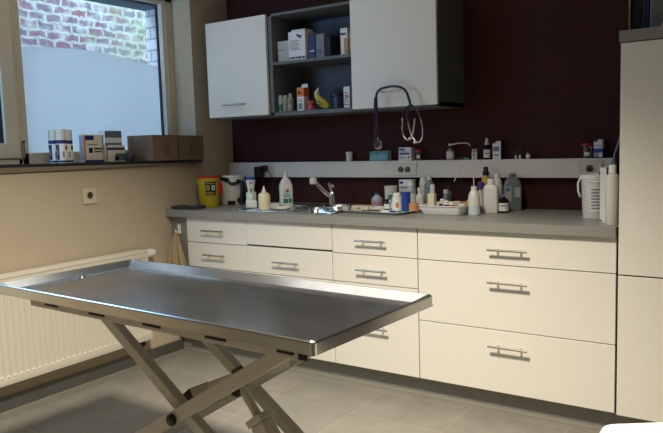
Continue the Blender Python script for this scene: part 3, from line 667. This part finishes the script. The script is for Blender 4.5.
# bottles crowded behind the flat tray
t = bottle('drink_bottle', 'small clear bottle with blue cap and lilac yellow label', 'bottle', 1.211, -.135, WZ, [(0,0),(.031,0),(.033,.004),(.033,.04),(.030,.052),(.013,.068),(.012,.072),(0,.072)], CLEARP, capp(.0125,.0725,.085), BLUE, [(.0334,.004,.034,1.3,YEL),(.0338,.008,.034,.7,LILAC)])
bottle('beaker', 'white beaker at the back of the bottles behind the tray', 'beaker', 1.317, -.16, WZ, [(0,0),(.030,0),(.031,.004),(.036,.118),(.038,.124),(.033,.122),(0,.10)], MILKP)
bottle('medicine_bottle', 'small bottle with green cap in front of the white beaker', 'bottle', 1.352, -.215, WZ, cyl(.020,.055), MILKP, capp(.021,.0555,.078), GREEN)
pack('medicine_carton', 'white and navy carton rising behind the bottles on the worktop', 'box', 1.385, -.09, WZ, .080, .05, .156, PAPERW, [(.05,.35,.86,.94,NAVY),(.0,.62,.44,.56,NAVY),(.15,.8,.7,.76,INKG),(.2,.9,.2,.34,INK)])
bottle('spray_bottle', 'clear grey bottle with white dome cap behind the blue roll', 'bottle', 1.447, -.165, WZ, cyl(.030,.125,.018,.12), CLEARP, [(0,.1255),(.018,.1255),(.016,.142),(.008,.152),(0,.154)], WHITEP, [(.0304,.03,.085,1.1,PAPERW)])
bottle('lotion_bottle', 'tall white cylinder bottle directly under the double socket', 'bottle', 1.494, -.10, WZ, cyl(.024,.15), WHITEP, capp(.020,.1505,.168), WHITEG)
bottle('lotion_bottle', 'white bottle with sloping shoulder standing behind the tan roll', 'bottle', 1.527, -.215, WZ, cyl(.022,.10,.010,.088), MILKP, capp(.013,.1005,.121), WHITEP)
bottle('spray_bottle', 'grey-blue spray bottle tallest of the crowd behind the trays', 'bottle', 1.545, -.135, WZ, cyl(.028,.158,.014,.148), GREYP, [(0,.1585),(.014,.1585),(.011,.172),(.006,.186),(0,.187)], MILKP)
bottle('lotion_bottle', 'slim pale tube standing between grey spray and cream carton', 'bottle', 1.598, -.205, WZ, cyl(.013,.138), PAPERW)
bottle('medicine_bottle', 'slim pale-capped bottle behind the deep tray, nearer the cream carton', 'bottle', 1.650, -.15, WZ, cyl(.016,.085,.010,.08), GREYP, capp(.013,.0855,.107), MILKP)
bottle('medicine_bottle', 'slim dark grey bottle against the wall behind the deep tray', 'bottle', 1.640, -.09, WZ, cyl(.015,.095), GREYP, capp(.014,.0955,.116), GREYD)

# ------------------------------------------------------------------ deep white tray
DXX, DYY = 1.750, -.325
t = thing('deep_tray', 'deep white plastic tray full of small medicine packs', 'tray', (DXX,DYY,WZ), -.03)
b = MB(WHITEG); loft(b, [L3(rrect(-.10,.10,-.10,.10,.015),0), L3(rrect(-.104,.104,-.104,.104,.018),.003), L3(rrect(-.118,.118,-.118,.118,.02),.044), L3(rrect(-.124,.124,-.124,.124,.022),.045), L3(rrect(-.124,.124,-.124,.124,.022),.048), L3(rrect(-.116,.116,-.116,.116,.02),.048), L3(rrect(-.102,.102,-.102,.102,.016),.004)]); b.build('tray_body', t)
IZ = WZ+.0045
G4 = 'packs inside the deep white tray'
pack('medicine_carton', 'cream carton with green band standing in the deep tray corner', 'box', 1.682, -.385, IZ, .036, .03, .100, mat('cream_card',(214,204,172),.7), [(0,1,.28,.38,mat('dark_green',(30,80,72),.6))], group=G4)
bottle('medicine_bottle', 'stubby pale bottle with navy dot beside the green-banded carton', 'bottle', 1.705, -.31, IZ, cyl(.016,.052), MILKP, capp(.013,.0525,.066), WHITEP, [(.0163,.02,.04,.5,NAVY)], G4)
bottle('medicine_bottle', 'dark glass bottle lying low in the deep tray by the cream carton', 'bottle', 1.730, -.385, IZ, cyl(.014,.038,.008,.034), DARKG, capp(.009,.0385,.048), BLACK, None, G4)
bottle('medicine_bottle', 'small white bottle with navy and pink label in the deep tray', 'bottle', 1.742, -.345, IZ, cyl(.016,.05), PAPERW, capp(.013,.0505,.062), WHITEG, [(.0163,.024,.042,.8,NAVY),(.0163,.005,.02,.8,PINK)], G4)
pack('medicine_carton', 'pale beige carton in the middle of the deep tray', 'box', 1.783, -.30, IZ, .040, .03, .055, mat('beige_card',(196,186,160),.7), [(.2,.8,.5,.7,PAPERW)], .1, G4)
pack('medicine_carton', 'orange-brown carton in the deep tray near the wash bottle', 'box', 1.822, -.275, IZ, .04, .03, .052, CORK, [(.1,.9,.6,.8,ORANGE)], -.1, G4)
pack('medicine_carton', 'white carton with green print at the far end of deep tray', 'box', 1.835, -.36, IZ, .03, .04, .048, PAPERW, [(.1,.9,.55,.85,GREEN),(.1,.7,.2,.3,INKG)], .2, G4)
pack('medicine_carton', 'low red-topped pack in the deep tray front beside the pale carton', 'box', 1.800, -.385, IZ, .05, .03, .042, mat('red_brown',(150,72,56),.6), [(.1,.9,.3,.7,PAPERW)], 0, G4)
bottle('medicine_bottle', 'small white bottle at the back of the deep tray', 'bottle', 1.82, -.233, IZ, cyl(.016,.045), WHITEP, capp(.012,.0455,.058), WHITEG, None, G4)

# ------------------------------------------------------------------ bottles right of the tray
t = bottle('wash_bottle', 'translucent wash bottle with a long bent delivery tube', 'bottle', 1.905, -.375, WZ, [(0,0),(.026,0),(.029,.005),(.029,.08),(.027,.098),(.016,.122),(.013,.126),(.013,.130),(0,.130)], MILKP, capp(.015,.1305,.142), WHITEP, None, rz=0.)
b = MB(mat('clear_tube',(176,180,180),.3)); b.tube([(.0,0,.142),(-.001,0,.19),(-.003,0,.225),(-.012,-.002,.250),(-.028,-.004,.262),(-.046,-.006,.256),(-.066,-.01,.228),(-.086,-.014,.190),(-.098,-.016,.166)], [.0032]*7+[.003,.0022], 8); b.build('delivery_tube', t)
b = MB(mat('wash_liquid',(196,206,212),.25)); b.lathe([(.0293,.006),(.0293,.05)], seg=24); b.build('liquid_level', t)
t = thing('disinfectant_bottle', 'square white bottle with printed side panel beside wash bottle', 'bottle', (1.938,-.235,WZ), .25)
b = MB(WHITEP); loft(b, [L3(rrect(-.034,.034,-.026,.026,.010),0), L3(rrect(-.036,.036,-.028,.028,.012),.004), L3(rrect(-.036,.036,-.028,.028,.012),.128), L3(rrect(-.024,.024,-.022,.022,.012),.142), L3(rrect(-.016,.016,-.016,.016,.0159),.144)]); b.build('bottle_body', t)
MB(WHITEG).lathe(capp(.0185,.1445,.172)).build('cap', t)
k = MB(); k.box(.0362,.037,-.02,.02,.02,.11,PAPERW)
for i in range(7): k.box(.037,.0375,-.017,.014-.004*(i%3),.034+i*.010,.038+i*.010,INKG)
k.box(.037,.0375,-.018,.018,.022,.028,YEL); k.box(.037,.0375,-.016,.01,.10,.107,NAVY); k.build('printed_label', t)
bottle('purple_bottle', 'purple-topped bottle peeking between wash bottle and yellow one', 'bottle', 1.856, -.165, WZ, cyl(.017,.112,.012,.10), MILKP, capp(.0165,.1125,.150), PURPLE)
bottle('yellow_bottle', 'yellow bottle with black cap behind the square white bottle', 'bottle', 1.860, -.105, WZ, cyl(.027,.182,.014,.172), YEL, [(0,.1825),(.017,.1825),(.017,.20),(.013,.205),(.012,.225),(0,.228)], BLACK)
bottle('white_bottle', 'smooth white round-shouldered bottle behind the square white one', 'bottle', 1.925, -.115, WZ, [(0,0),(.024,0),(.027,.005),(.027,.12),(.022,.155),(.014,.168),(0,.168)], WHITEP, capp(.015,.1685,.19), WHITEG)
bottle('dark_bottle', 'dark glass bottle with white label in front of grey canister', 'bottle', 2.000, -.225, WZ, [(0,0),(.024,0),(.026,.004),(.026,.056),(.024,.068),(.010,.076),(.009,.08),(0,.08)], DARKG, [(0,.0805),(.0105,.0805),(.0105,.086),(.004,.09),(.003,.096),(0,.096)], GREYP, [(.0264,.010,.050,1.1,PAPERW),(.0268,.034,.04,.7,INKG)])
t = thing('grey_canister', 'broad grey arched bottle with pale label beside dark bottle', 'bottle', (1.998,-.090,WZ), .45)
b = MB(mat('grey_bottle',(112,118,124),.3)); loft(b, [L3(rrect(-.044,.044,-.029,.029,.012),0), L3(rrect(-.046,.046,-.031,.031,.014),.005), L3(rrect(-.046,.046,-.031,.031,.014),.115), L3(rrect(-.042,.042,-.029,.029,.014),.140), L3(rrect(-.031,.031,-.025,.025,.014),.160), L3(rrect(-.017,.017,-.017,.017,.0169),.170)]); b.build('bottle_body', t)
MB(mat('khaki_cap',(120,112,92),.5)).lathe(capp(.0175,.1705,.190)).build('cap', t)
k = MB(); k.box(-.040,-.008,-.0318,-.031,.05,.125,mat('label_dim',(168,176,172),.6)); k.box(.008,.036,-.0318,-.031,.07,.12,MATS['label_dim']); k.box(-.036,-.015,-.0323,-.0318,.10,.118,mat('dim_green',(84,120,106),.6)); k.build('printed_label', t)

# bucket group next to the tall cupboard
t = thing('bucket', 'white lidded plastic bucket with bail handle and text panel', 'bucket', (2.463,-.315,WZ), face(2.463,-.315))
b = MB(WHITEP); b.lathe([(0,0),(.050,0),(.052,.003),(.060,.180),(.0,.180)], seg=32); b.build('bucket_body', t)
b = MB(WHITEG); b.lathe([(.060,.178),(.065,.178),(.066,.196),(.062,.199),(.058,.195),(0,.194)], seg=32); b.build('lid', t)
k = MB(); k.lathe([(.0565,.03),(.061,.142)], seg=12, m=PAPERW, a0=-.35, a1=.75)
for i in range(7):
    z = .045+i*.014; r = .0565+.0045*(z-.03)/.112+.0012
    k.lathe([(r,z),(r+.0003,z+.006)], seg=8, m=INKG, a0=-.25, a1=.5-.1*(i%3))
k.build('printed_label', t)
b = MB(WHITEG); b.tube([(.02,-.063,.182),(.045,-.072,.160),(.055,-.07,.125),(.050,-.064,.105),(.045,-.062,.10)], .0045, 8); b.tube([(.02,-.063,.182),(.058,-.02,.168),(.064,.015,.166),(.05,.045,.172),(.02,.063,.182)], .004, 8); b.build('bail_handle', t)
MB(GREEN).lathe([(0,.1945),(.018,.1945),(.018,.206),(0,.207)], (-.005,.034,0), 16).build('stopper', t)
pack('carton', 'slim tall white carton squeezed between bucket and milky bottle', 'box', 2.541, -.455, WZ, .026, .09, .236, PAPERW, [(.0,.4,.02,.06,INKG)])
bottle('milky_bottle', 'tall milky bottle with white cap touching the tall cupboard', 'bottle', 2.588, -.545, WZ, [(0,0),(.025,0),(.0275,.004),(.0275,.19),(.025,.205),(.015,.214),(0,.214)], MILKP, capp(.0155,.2145,.25), WHITEG)
o = MB(mat('grey_rod',(120,122,120),.35,.3)).tube([(2.437,-.185,.902),(2.562,-.185,1.33)], .004, 8).build('measuring_rod'); tag(o, 'thin grey rod leaning behind the bucket towards the tall cupboard', 'rod')

# ------------------------------------------------------------------ sill things
def spray_can(x, y, label):
    t = thing('spray_can', label, 'spray can', (x,y,sz(y)+.0005), face(x,y), 'spray cans on the window sill')
    MB(WHITEP).lathe([(0,0),(.026,0),(.027,.003),(.027,.122),(.025,.126),(0,.126)], seg=24).build('can_body', t)
    MB(mat('cap_cream',(212,206,192),.5)).lathe([(0,.1265),(.0265,.1265),(.026,.172),(.022,.178),(0,.179)], seg=24).build('cap', t)
    k = MB(); r = .0275
    k.lathe([(r,.102),(r,.121)], seg=24, m=NAVY, a0=-1.6, a1=1.6); k.lathe([(r,.004),(r,.014)], seg=24, m=NAVY, a0=-1.6, a1=1.6)
    k.lathe([(r,.018),(r,.098)], seg=8, m=INK, a0=-1.5, a1=-.45); k.lathe([(r+.0004,.04),(r+.0004,.075)], seg=6, m=INKG, a0=-1.2, a1=-.7)
    k.lathe([(r,.03),(r,.060)], seg=6, m=INKG, a0=.1, a1=.5); k.lathe([(r,.07),(r,.09)], seg=6, m=INK, a0=.7, a1=1.3); k.build('printed_label', t)
spray_can(-.062, -1.337, 'blue banded white spray can nearest the window hinge on sill')
spray_can(-.002, -1.334, 'blue banded white spray can standing in front, middle of three on sill')
spray_can(-.058, -1.258, 'blue banded white spray can nearest the orange-edged carton on sill')
def sill_box(label, x0, x1, y0, y1, h, m, marks=(), smarks=(), name='carton', group=None, lift=0.):
    yc = (y0+y1)/2
    t = thing(name, label, 'box', ((x0+x1)/2, yc, sz(yc)+.001+lift), 0, group)
    t.rotation_euler = (-T, 0, 0)
    w, d = (x1-x0), (y1-y0)
    MB(m).box(-w/2, w/2, -d/2, d/2, 0, h, 0, .0015, seg=1).build('box', t)
    if marks or smarks:
        k = MB()
        for (a,b_,z0,z1,mm) in marks: k.box(w/2, w/2+.0008, -d/2+d*a, -d/2+d*b_, h*z0, h*z1, mm)
        for (a,b_,z0,z1,mm) in smarks: k.box(-w/2+w*a, -w/2+w*b_, -d/2-.0008, -d/2, h*z0, h*z1, mm)
        k.build('printed_label', t)
    return t
LB = mat('carton_light', (214,208,192), .65)
sill_box('cream carton with orange edges and navy corner block on the sill', -.09, -.045, -1.162, -1.036, .153, LB,
    [(0,.06,.06,1,ORANGE),(.0,1,.0,.08,NAVY),(.95,1,.4,1,NAVY),(.06,.5,.80,.97,NAVY),(.14,.7,.62,.66,INKG),(.22,.42,.34,.52,NAVY),(.27,.37,.39,.47,LB),(.5,.92,.46,.52,INK),(.5,.92,.36,.41,INK),(.93,.97,.06,.4,ORANGE)], [(0,1,0,.95,mat('carton_blue_white',(186,200,224),.6))])
sill_box('low cream carton with dark green panel on the sill', -.085, -.035, -1.022, -.892, .096, LB,
    [(.04,.98,.70,.84,INK),(.0,.04,0,1,mat('dark_green2',(60,84,76),.6)),(.45,.98,.06,.5,mat('dark_green3',(78,100,90),.6)),(.4,.6,.06,.3,MATS['dark_green3'])])
sill_box('white carton with blue stripe and smudged grey top behind green-panelled one', -.150, -.092, -.985, -.868, .178, PAPERW,
    [(0,1,.78,1.0,mat('smudge_grey',(96,104,112),.6)),(0,1,.50,.60,BLUE),(.0,1,.62,.70,PAPERW)])
o = MB(mat('dark_fabric_roll',(60,52,60),.7,noise=.5,scale=60)).lathe([(0,0),(.022,.002),(.032,.014),(.034,.028),(.026,.046),(.010,.054),(0,.054)], seg=14).build('bandage_ball')
o.location = (-.03,-.868,sz(-.868)+.001); tag(o, 'crumpled dark patterned ball on the sill beside cardboard box', 'ball')
def cbox(label, x0,x1,y0,y1,h):
    t = sill_box(label, x0,x1,y0,y1,h, CARD, [(.42,.66,.18,.62,CARDT),(.0,1,.955,.985,CARDT)], name='cardboard_box', group='cardboard boxes on the window sill')
    w=x1-x0; d=y1-y0
    MB(CARDT).box(-w/2,w/2,-.024,.024,h,h+.0008).build('packing_tape', t)
cbox('brown cardboard box on the sill showing its pale side to the spray cans', -.155, .070, -.775, -.576, .152)
cbox('brown cardboard box at the very end of the sill by the corner', -.150, .045, -.545, -.330, .152)

# ------------------------------------------------------------------ wall socket, radiator
t = thing('wall_socket', 'single cream wall socket under the window sill', 'socket', (.001,-1.187,1.028))
b = MB(mat('socket_cream',(206,198,172),.4)); b.box(0,.010,-.043,.043,-.043,.043,0,.003); b.build('socket_plate', t)
M = Matrix.Translation((.010,0,.003)) @ Matrix.Rotation(PI/2,4,'Y')
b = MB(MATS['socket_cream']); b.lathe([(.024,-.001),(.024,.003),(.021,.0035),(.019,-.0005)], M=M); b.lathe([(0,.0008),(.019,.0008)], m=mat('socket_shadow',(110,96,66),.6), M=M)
b.lathe([(0,0),(.0045,0),(.0045,.003),(0,.003)], (0,-.009,0), 8, BLACK, M=M); b.lathe([(0,0),(.0045,0),(.0045,.003),(0,.003)], (0,.009,0), 8, BLACK, M=M); b.lathe([(0,0),(.003,0),(.003,.01),(0,.01)], (-.009,0,0), 8, CHROME, M=M)
b.build('socket_well', t)

RY0, RY1 = -2.75, -.885
t = thing('radiator', 'long cream panel radiator below the window', 'radiator', (0,0,0))
b = MB(RADW)
n = int((RY1-RY0-.03)/.0335); y = RY1-.012
prof = [(.1,RY1)]
vs_ = []
pitch = .0335
pts = [(.100, RY1)]
yy = RY1-.016
while yy-pitch > RY0+.01:
    pts += [(.100, yy), (.093, yy-.006), (.093, yy-.018), (.100, yy-.024)]
    yy -= pitch
pts += [(.100, RY0)]
zz0, zz1 = .205, .645
vs = [(x,y_,zz0) for x,y_ in pts]+[(x,y_,zz1) for x,y_ in pts]; n = len(pts)
b.add(vs, [[i,i+1,n+i+1,n+i] for i in range(n-1)], 0)
# pressed rounded ends of each flute read as small bright dots along the bottom
yy = RY1-.016
while yy-pitch > RY0+.01:
    b.lathe([(.0065,-.0005),(.006,.002),(.003,.0035),(0,.004)], seg=8, M=Matrix.Translation((.099, yy-.012, .198)) @ Matrix.Rotation(PI/2,4,'Y'))
    yy -= pitch
b.box(.088,.100,RY0,RY1,.160,.205,0,.003); b.box(.088,.100,RY0,RY1,.645,.676,0,.004)
b.box(.088,.0925,RY0,RY1,.2,.65)
b.box(.088,.0985,RY1-.006,RY1,.16,.676)
b.build('front_panel', t)
b = MB(RADW); b.box(.022,.036,RY0,RY1,.16,.676,0,.003); b.build('rear_panel', t)
b = MB(RADW); b.box(.022,.102,RY0,RY1+.002,.676,.690,0,.003)
for k in range(3): b.box(.034+k*.02,.040+k*.02,RY0+.02,RY1-.02,.690,.6915)
b.build('top_grille', t)
b = MB(RADW); b.box(.022,.100,RY1-.002,RY1+.002,.16,.68,0,.001); b.build('side_panel', t)
b = MB(WHITEP); M = Matrix.Translation((.060,RY1+.002,.662)) @ Matrix.Rotation(-PI/2,4,'X')
b.lathe([(0,0),(.012,0),(.012,.012),(.0245,.014),(.0255,.05),(.022,.075),(.012,.082),(0,.083)], M=M, seg=24); b.build('thermostat_head', t)
b = MB(BLACK); b.tube([(.06,RY1-.05,.16),(.06,RY1-.05,.12),(.03,RY1-.05,.10),(.013,RY1-.05,.10)], .010, 10); b.box(.045,.075,RY1-.07,RY1-.03,.125,.148,0,.004); b.build('valve', t)
for yb in (-1.1,-2.3): MB(RADW).box(.001,.022,yb-.02,yb+.02,.2,.62).build('wall_bracket', t)

# ------------------------------------------------------------------ towel on its hook
t = thing('towel_hook', 'white towel hook stuck on the grey filler panel', 'hook', (.075,-.6005,.775))
b = MB(WHITEG); b.box(-.013,.013,-.008,0,-.028,.032,0,.004); b.build('hook_plate', t)
b = MB(WHITEG); b.tube([(0,-.008,-.015),(0,-.026,-.022),(0,-.034,-.010),(0,-.035,.002)], .006, 8); b.build('hook_prong', t)
b = MB(TOWEL); nu, nv = 40, 26; vs = []; fs = []
for j in range(nv+1):
    q = j/nv; z = .762-.40*q
    wl = .010+.068*min(1,q*2.0)**.8; wr = .012+.088*min(1,q*2.0)**.8
    for i in range(nu+1):
        u = i/nu*2-1
        x = .080+(u*wl if u < 0 else u*wr)
        fold = math.sin(u*9.5+q*1.2)*.010*min(1,q*2.2+.15)+math.sin(u*4+1)*.006
        vs.append((x, -.648+fold+.014*(1-min(1,q*4)), z-.012*u*u*(1-q)))
for j in range(nv):
    for i in range(nu):
        a = j*(nu+1)+i; fs.append([a,a+1,a+nu+2,a+nu+1])
b.add(vs, fs, 0, True)
o = b.build('towel'); md = o.modifiers.new('thick','SOLIDIFY'); md.thickness = .005; md.offset = 0
tag(o, 'beige towel hanging in folds from the white hook', 'towel')

# ------------------------------------------------------------------ examination table
TA = math.radians(-2.6)
t = thing('exam_table', 'stainless steel scissor-lift examination table in the middle of the room', 'table', (1.557,-1.945,0), TA)
HX, HY = .740, .302
b = MB(STEEL)
def R2(dx, z, r=.012): return L3(rrect(-HX+dx, HX-dx, -HY+dx, HY-dx, r, 4), z)
loft(b, [R2(.0,.766), R2(0,.794), R2(.0012,.7975), R2(.004,.800), R2(.007,.800), R2(.010,.798), R2(.042,.778)], m=STEELP, cap=False)
loft(b, [R2(.042,.778), R2(.046,.7765)], cap=True)
b.box(-HX+.001,HX-.001,-HY+.001,HY-.001,.764,.768)
b.sm = [False]*len(b.sm)
b.build('tabletop', t)
MB(CHROME).lathe([(0,.7775),(.014,.7775),(.013,.781),(.007,.783),(0,.783)], (-.69,.02,0), 18).build('drain_plug', t)
DK = mat('slot_black', (14,14,14), .6)
for sgn in (-1, 1):
    b = MB(BEIGEP); yb = sgn*.25
    b.box(-.585, .655, yb-.012 if sgn<0 else yb-.018, yb+.018 if sgn<0 else yb+.012, .728, .764, 0, .003)
    rail = b.build('side_rail', t)
    for xs in (-.72,-.45,-.19,.085,.36):
        if xs < -.6: ye, zq = sgn*.288, .7585
        else: ye, zq = sgn*.2627, .7400
        MB(DK).box(xs-.042, xs+.042, ye-.0012, ye+.0012, zq, zq+.0075).build('slot', t)
for xs in (-.585,.60): MB(BEIGEP).box(xs, xs+.04, -.232, .232, .732, .764, 0, .003).build('cross_rail', t)
PVX, PVZ = .0335, .407
# outer pair (rise to the right), inner pair (rise to the left); all four cross at the pivot rod
for (yo, yi) in ((-.165,-.115), (.14,.19)):
    k = MB(BEIGEP).beam((.575,.735), (-.499,.085), .044, .035, yo, 0, .004).build('leg', t)
    c = MB(BLACK); Mp = Matrix.Translation((0,yo-.0005,0)) @ Matrix.Rotation(PI/2,4,'X')
    c.lathe([(0,0),(.019,0),(.019,.012),(.015,.015),(0,.015)], (PVX+.008,PVZ,0), 18, M=Mp); c.build('pivot_cap', k)
    MB(BEIGEP).beam((-.45,.735), (.524,.075), .042, .035, yi, 0, .004).build('leg', t)
for yy in (-.19,.19):
    c = MB(BLACK); Mp = Matrix.Translation((.60,yy,.738)) @ Matrix.Rotation(PI/2,4,'X'); c.lathe([(0,-.02),(.018,-.02),(.018,.02),(0,.02)], M=Mp, seg=18); c.build('roller', t)
for x0_,x1_,z0_ in ((.590,.645,.742),(.662,.690,.734)):
    c = MB(BLACKR); c.box(x0_,x1_,-.270,-.262,z0_,.764,0,.003); c.build('buffer', t)
c = MB(CHROME); c.tube([(PVX,-.16,PVZ),(PVX,.22,PVZ)], .010, 12); c.build('pivot_rod', t)
# lever housing between the legs with its black end, the motor column
Mh = Matrix.Rotation(PI/2,4,'X')
c = MB(BEIGEP); c.prism([(-.020,.455),(.008,.410),(.36,.575),(.38,.650),(.351,.636),(.206,.557)], -.045, .035, 0, Mh); lv = c.build('lever_housing', t)
c = MB(BLACKR); c.prism([(-.053,.432),(-.023,.393),(.006,.413),(-.022,.457)], -.050, .037, 0, Mh); c.build('end_cap', lv)
c = MB(GREYD); c.tube([(.215,-.055,.563),(.250,-.055,.582)], .009, 10); c.build('bolt', lv)
c = MB(BEIGEP); c.tube([(.205,-.03,.530),(.290,-.03,.425)], .0145, 14); ac = c.build('actuator', t)
A = Vector((.290,-.03,.425)); d = Vector((.045,0,-.06)); ang_ = math.atan2(d.x, -d.z)
Mc = Matrix.Translation(A) @ Matrix.Rotation(-ang_,4,'Y')
c = MB(BEIGEP); c.box(-.036,.036,-.030,.030,-.020,.004,0,.004,M=Mc); c.build('collar', ac)
c = MB(BEIGEP); c.box(-.031,.031,-.026,.026,-.36,-.02,0,.006,M=Mc); c.build('motor_case', ac)
c = MB(BLACK); c.lathe([(0,-.02),(.019,-.02),(.019,.02),(0,.02)], M=Matrix.Translation((.210,-.03,.498)) @ Mh, seg=16); c.build('pin', ac)
# base frame on the floor
for sgn in (-1,1): MB(BEIGEP).box(-.58,.58,sgn*.15-.03+.02,sgn*.15+.03+.02,.045,.085,0,.004).build('base_rail', t)
for xs in (-.56,.52): MB(BEIGEP).box(xs,xs+.05,-.24,.24,.035,.075,0,.004).build('base_cross_rail', t)
for xs in (-.535,.545):
    for ys_ in (-.215,.215): MB(BLACKR).lathe([(0,0),(.025,0),(.025,.012),(.012,.016),(.012,.036),(0,.036)], (xs,ys_,.0), 16).build('foot', t)

# ------------------------------------------------------------------ stethoscope hanging on the cabinet handle
t = thing('stethoscope', 'dark blue stethoscope hanging over the right cabinet door handle', 'stethoscope', (.014,-.008,-.003))
YQ = -.390
TUBE = mat('tube_navy', (30,32,52), .35); TUBE2 = mat('tube_maroon', (58,28,44), .4)
def smooth(pts, n=5):
    P = [Vector(p) for p in pts]; out = []
    for i in range(len(P)-1):
        p0 = P[max(i-1,0)]; p1 = P[i]; p2 = P[i+1]; p3 = P[min(i+2,len(P)-1)]
        for k in range(n):
            u = k/n
            out.append(.5*((2*p1)+(-p0+p2)*u+(2*p0-5*p1+4*p2-p3)*u*u+(-p0+3*p1-3*p2+p3)*u**3))
    out.append(P[-1]); return out
def xz(l, y=YQ): return [(a,y,b_) for a,b_ in l]
main = [(1.367,1.30),(1.366,1.39),(1.362,1.47),(1.364,1.525),(1.385,1.548),(1.416,1.557),(1.464,1.560),(1.51,1.551),(1.538,1.528),(1.552,1.493),(1.562,1.458)]
b = MB(TUBE); b.tube(smooth(xz(main, YQ+.0)), .0065, 10); tb = b.build('tubing', t)
b = MB(TUBE2); b.tube(smooth(xz([(1.349,1.285),(1.352,1.36),(1.352,1.45),(1.356,1.51)], YQ-.004)), .005, 8); b.build('tubing', t)
b = MB(TUBE); b.tube(smooth(xz([(1.562,1.46),(1.545,1.44),(1.538,1.41),(1.545,1.375)])), .006, 8); b.tube(smooth(xz([(1.562,1.46),(1.592,1.44),(1.61,1.41),(1.617,1.39)])), .006, 8); b.tube(smooth(xz([(1.562,1.46),(1.528,1.43),(1.521,1.395)], YQ-.006)), .005, 8); b.build('yoke', t)
b = MB(CHROME); b.tube(smooth(xz([(1.520,1.395),(1.516,1.34),(1.522,1.305),(1.540,1.284),(1.558,1.290)], YQ-.006)), .0045, 8); b.tube(smooth(xz([(1.545,1.378),(1.555,1.335),(1.568,1.30),(1.585,1.278)])), .0045, 8); b.build('ear_tube', t)
b = MB(CHROME); b.tube(smooth(xz([(1.617,1.392),(1.628,1.34),(1.626,1.295),(1.610,1.272),(1.582,1.268)])), .0045, 8); b.tube(smooth(xz([(1.588,1.39),(1.582,1.34),(1.570,1.305),(1.556,1.288)], YQ-.006)), .0045, 8); b.build('ear_tube', t)
b = MB(WHITEP); b.lathe([(0,-.008),(.008,-.004),(.008,.004),(0,.008)], (1.558,YQ-.006,1.289), 12); b.lathe([(0,-.008),(.008,-.004),(.008,.004),(0,.008)], (1.582,YQ,1.270), 12); b.build('ear_tip', t)
M = Matrix.Translation((1.364,YQ,1.262)) @ Matrix.Rotation(PI/2-.3,4,'X')
b = MB(CHROME); b.lathe([(0,-.010),(.024,-.010),(.026,-.004),(.018,.004),(.010,.012),(0,.012)], M=M, seg=24); b.lathe([(0,.0105),(.022,.0105)], m=GREYD, seg=20, M=M @ Matrix.Translation((0,0,.002))); b.tube([(1.366,YQ,1.285),(1.367,YQ,1.31)], .006, 8); b.build('chest_piece', t)

# ------------------------------------------------------------------ white stool in the corner of the view
t = thing('stool', 'white rounded stool seat close by in the bottom right corner', 'stool', (3.045,-1.750,0), math.radians(35))
b = MB(WHITEG); loft(b, [L3(rrect(-.165,.165,-.165,.165,.05),.445), L3(rrect(-.18,.18,-.18,.18,.06),.455), L3(rrect(-.182,.182,-.182,.182,.06),.480), L3(rrect(-.175,.175,-.175,.175,.055),.494), L3(rrect(-.155,.155,-.155,.155,.05),.5)]); b.box(-.16,.16,-.16,.16,.440,.446); b.build('seat', t)
for a in range(4):
    aa = PI/4+a*PI/2; MB(CHROME).tube([(.15*math.cos(aa),.15*math.sin(aa),.44),(.21*math.cos(aa),.21*math.sin(aa),.001)], .011, 10).build('leg', t)
MB(CHROME).tube([(.185*math.cos(PI/4+k*PI/12),.185*math.sin(PI/4+k*PI/12),.18) for k in range(25)], .007, 8, cap=False).build('foot_ring', t)

# ------------------------------------------------------------------ lights, world, camera
wd = bpy.data.worlds.new('world'); S.world = wd; wd.use_nodes = True
bg = wd.node_tree.nodes['Background']; bg.inputs['Color'].default_value = (.62,.80,1.0,1); bg.inputs['Strength'].default_value = 8.5
def lamp(kind, name, loc, target, energy, color, **k):
    l = bpy.data.lights.new(name, kind); l.energy = energy; l.color = color
    for a, v in k.items(): setattr(l, a, v)
    o = bpy.data.objects.new(name, l); COL.objects.link(o); o.location = loc
    o.rotation_euler = (Vector(target)-Vector(loc)).to_track_quat('-Z','Y').to_euler(); return o
lamp('SPOT', 'ceiling_spot_lamp', (2.12,-2.25,2.55), (1.78,-2.2,0), 600, (1,.90,.75), spot_size=math.radians(121), spot_blend=1., shadow_soft_size=.14)
lamp('AREA', 'daylight_through_sash', (-.125,-2.36,1.74), (.45,-.7,1.55), 14, (.27,.57,1.0), shape='RECTANGLE', size=.8, size_y=.8)
lamp('AREA', 'added_ceiling_fill', (.90,-1.40,2.60), (.90,-1.40,0), 4.2, (1,.95,.88), shape='RECTANGLE', size=1.3, size_y=.8)  # unseen area light, added for a bright reflection on the far table rim

import numpy as np
cam = bpy.data.cameras.new('camera'); co = bpy.data.objects.new('camera', cam); COL.objects.link(co)
cam.sensor_fit = 'HORIZONTAL'; cam.sensor_width = 36; cam.lens = 36*698.286/663; cam.clip_start = .05
yaw, pitch, roll = .5963, -.1047, -.0306
fw = Vector((-math.sin(yaw)*math.cos(pitch), math.cos(yaw)*math.cos(pitch), math.sin(pitch)))
rt = Vector((math.cos(yaw), math.sin(yaw), 0)); up = rt.cross(fw)
r2 = math.cos(roll)*rt+math.sin(roll)*up; u2 = -math.sin(roll)*rt+math.cos(roll)*up
M = Matrix((r2, u2, -fw)).transposed().to_4x4(); M.translation = Vector((3.2474,-3.6078,1.2753)); co.matrix_world = M
S.camera = co
S.cycles.use_denoising = True
S.view_settings.view_transform = 'Standard'
S.view_settings.look = 'None'
S.view_settings.exposure = 0.
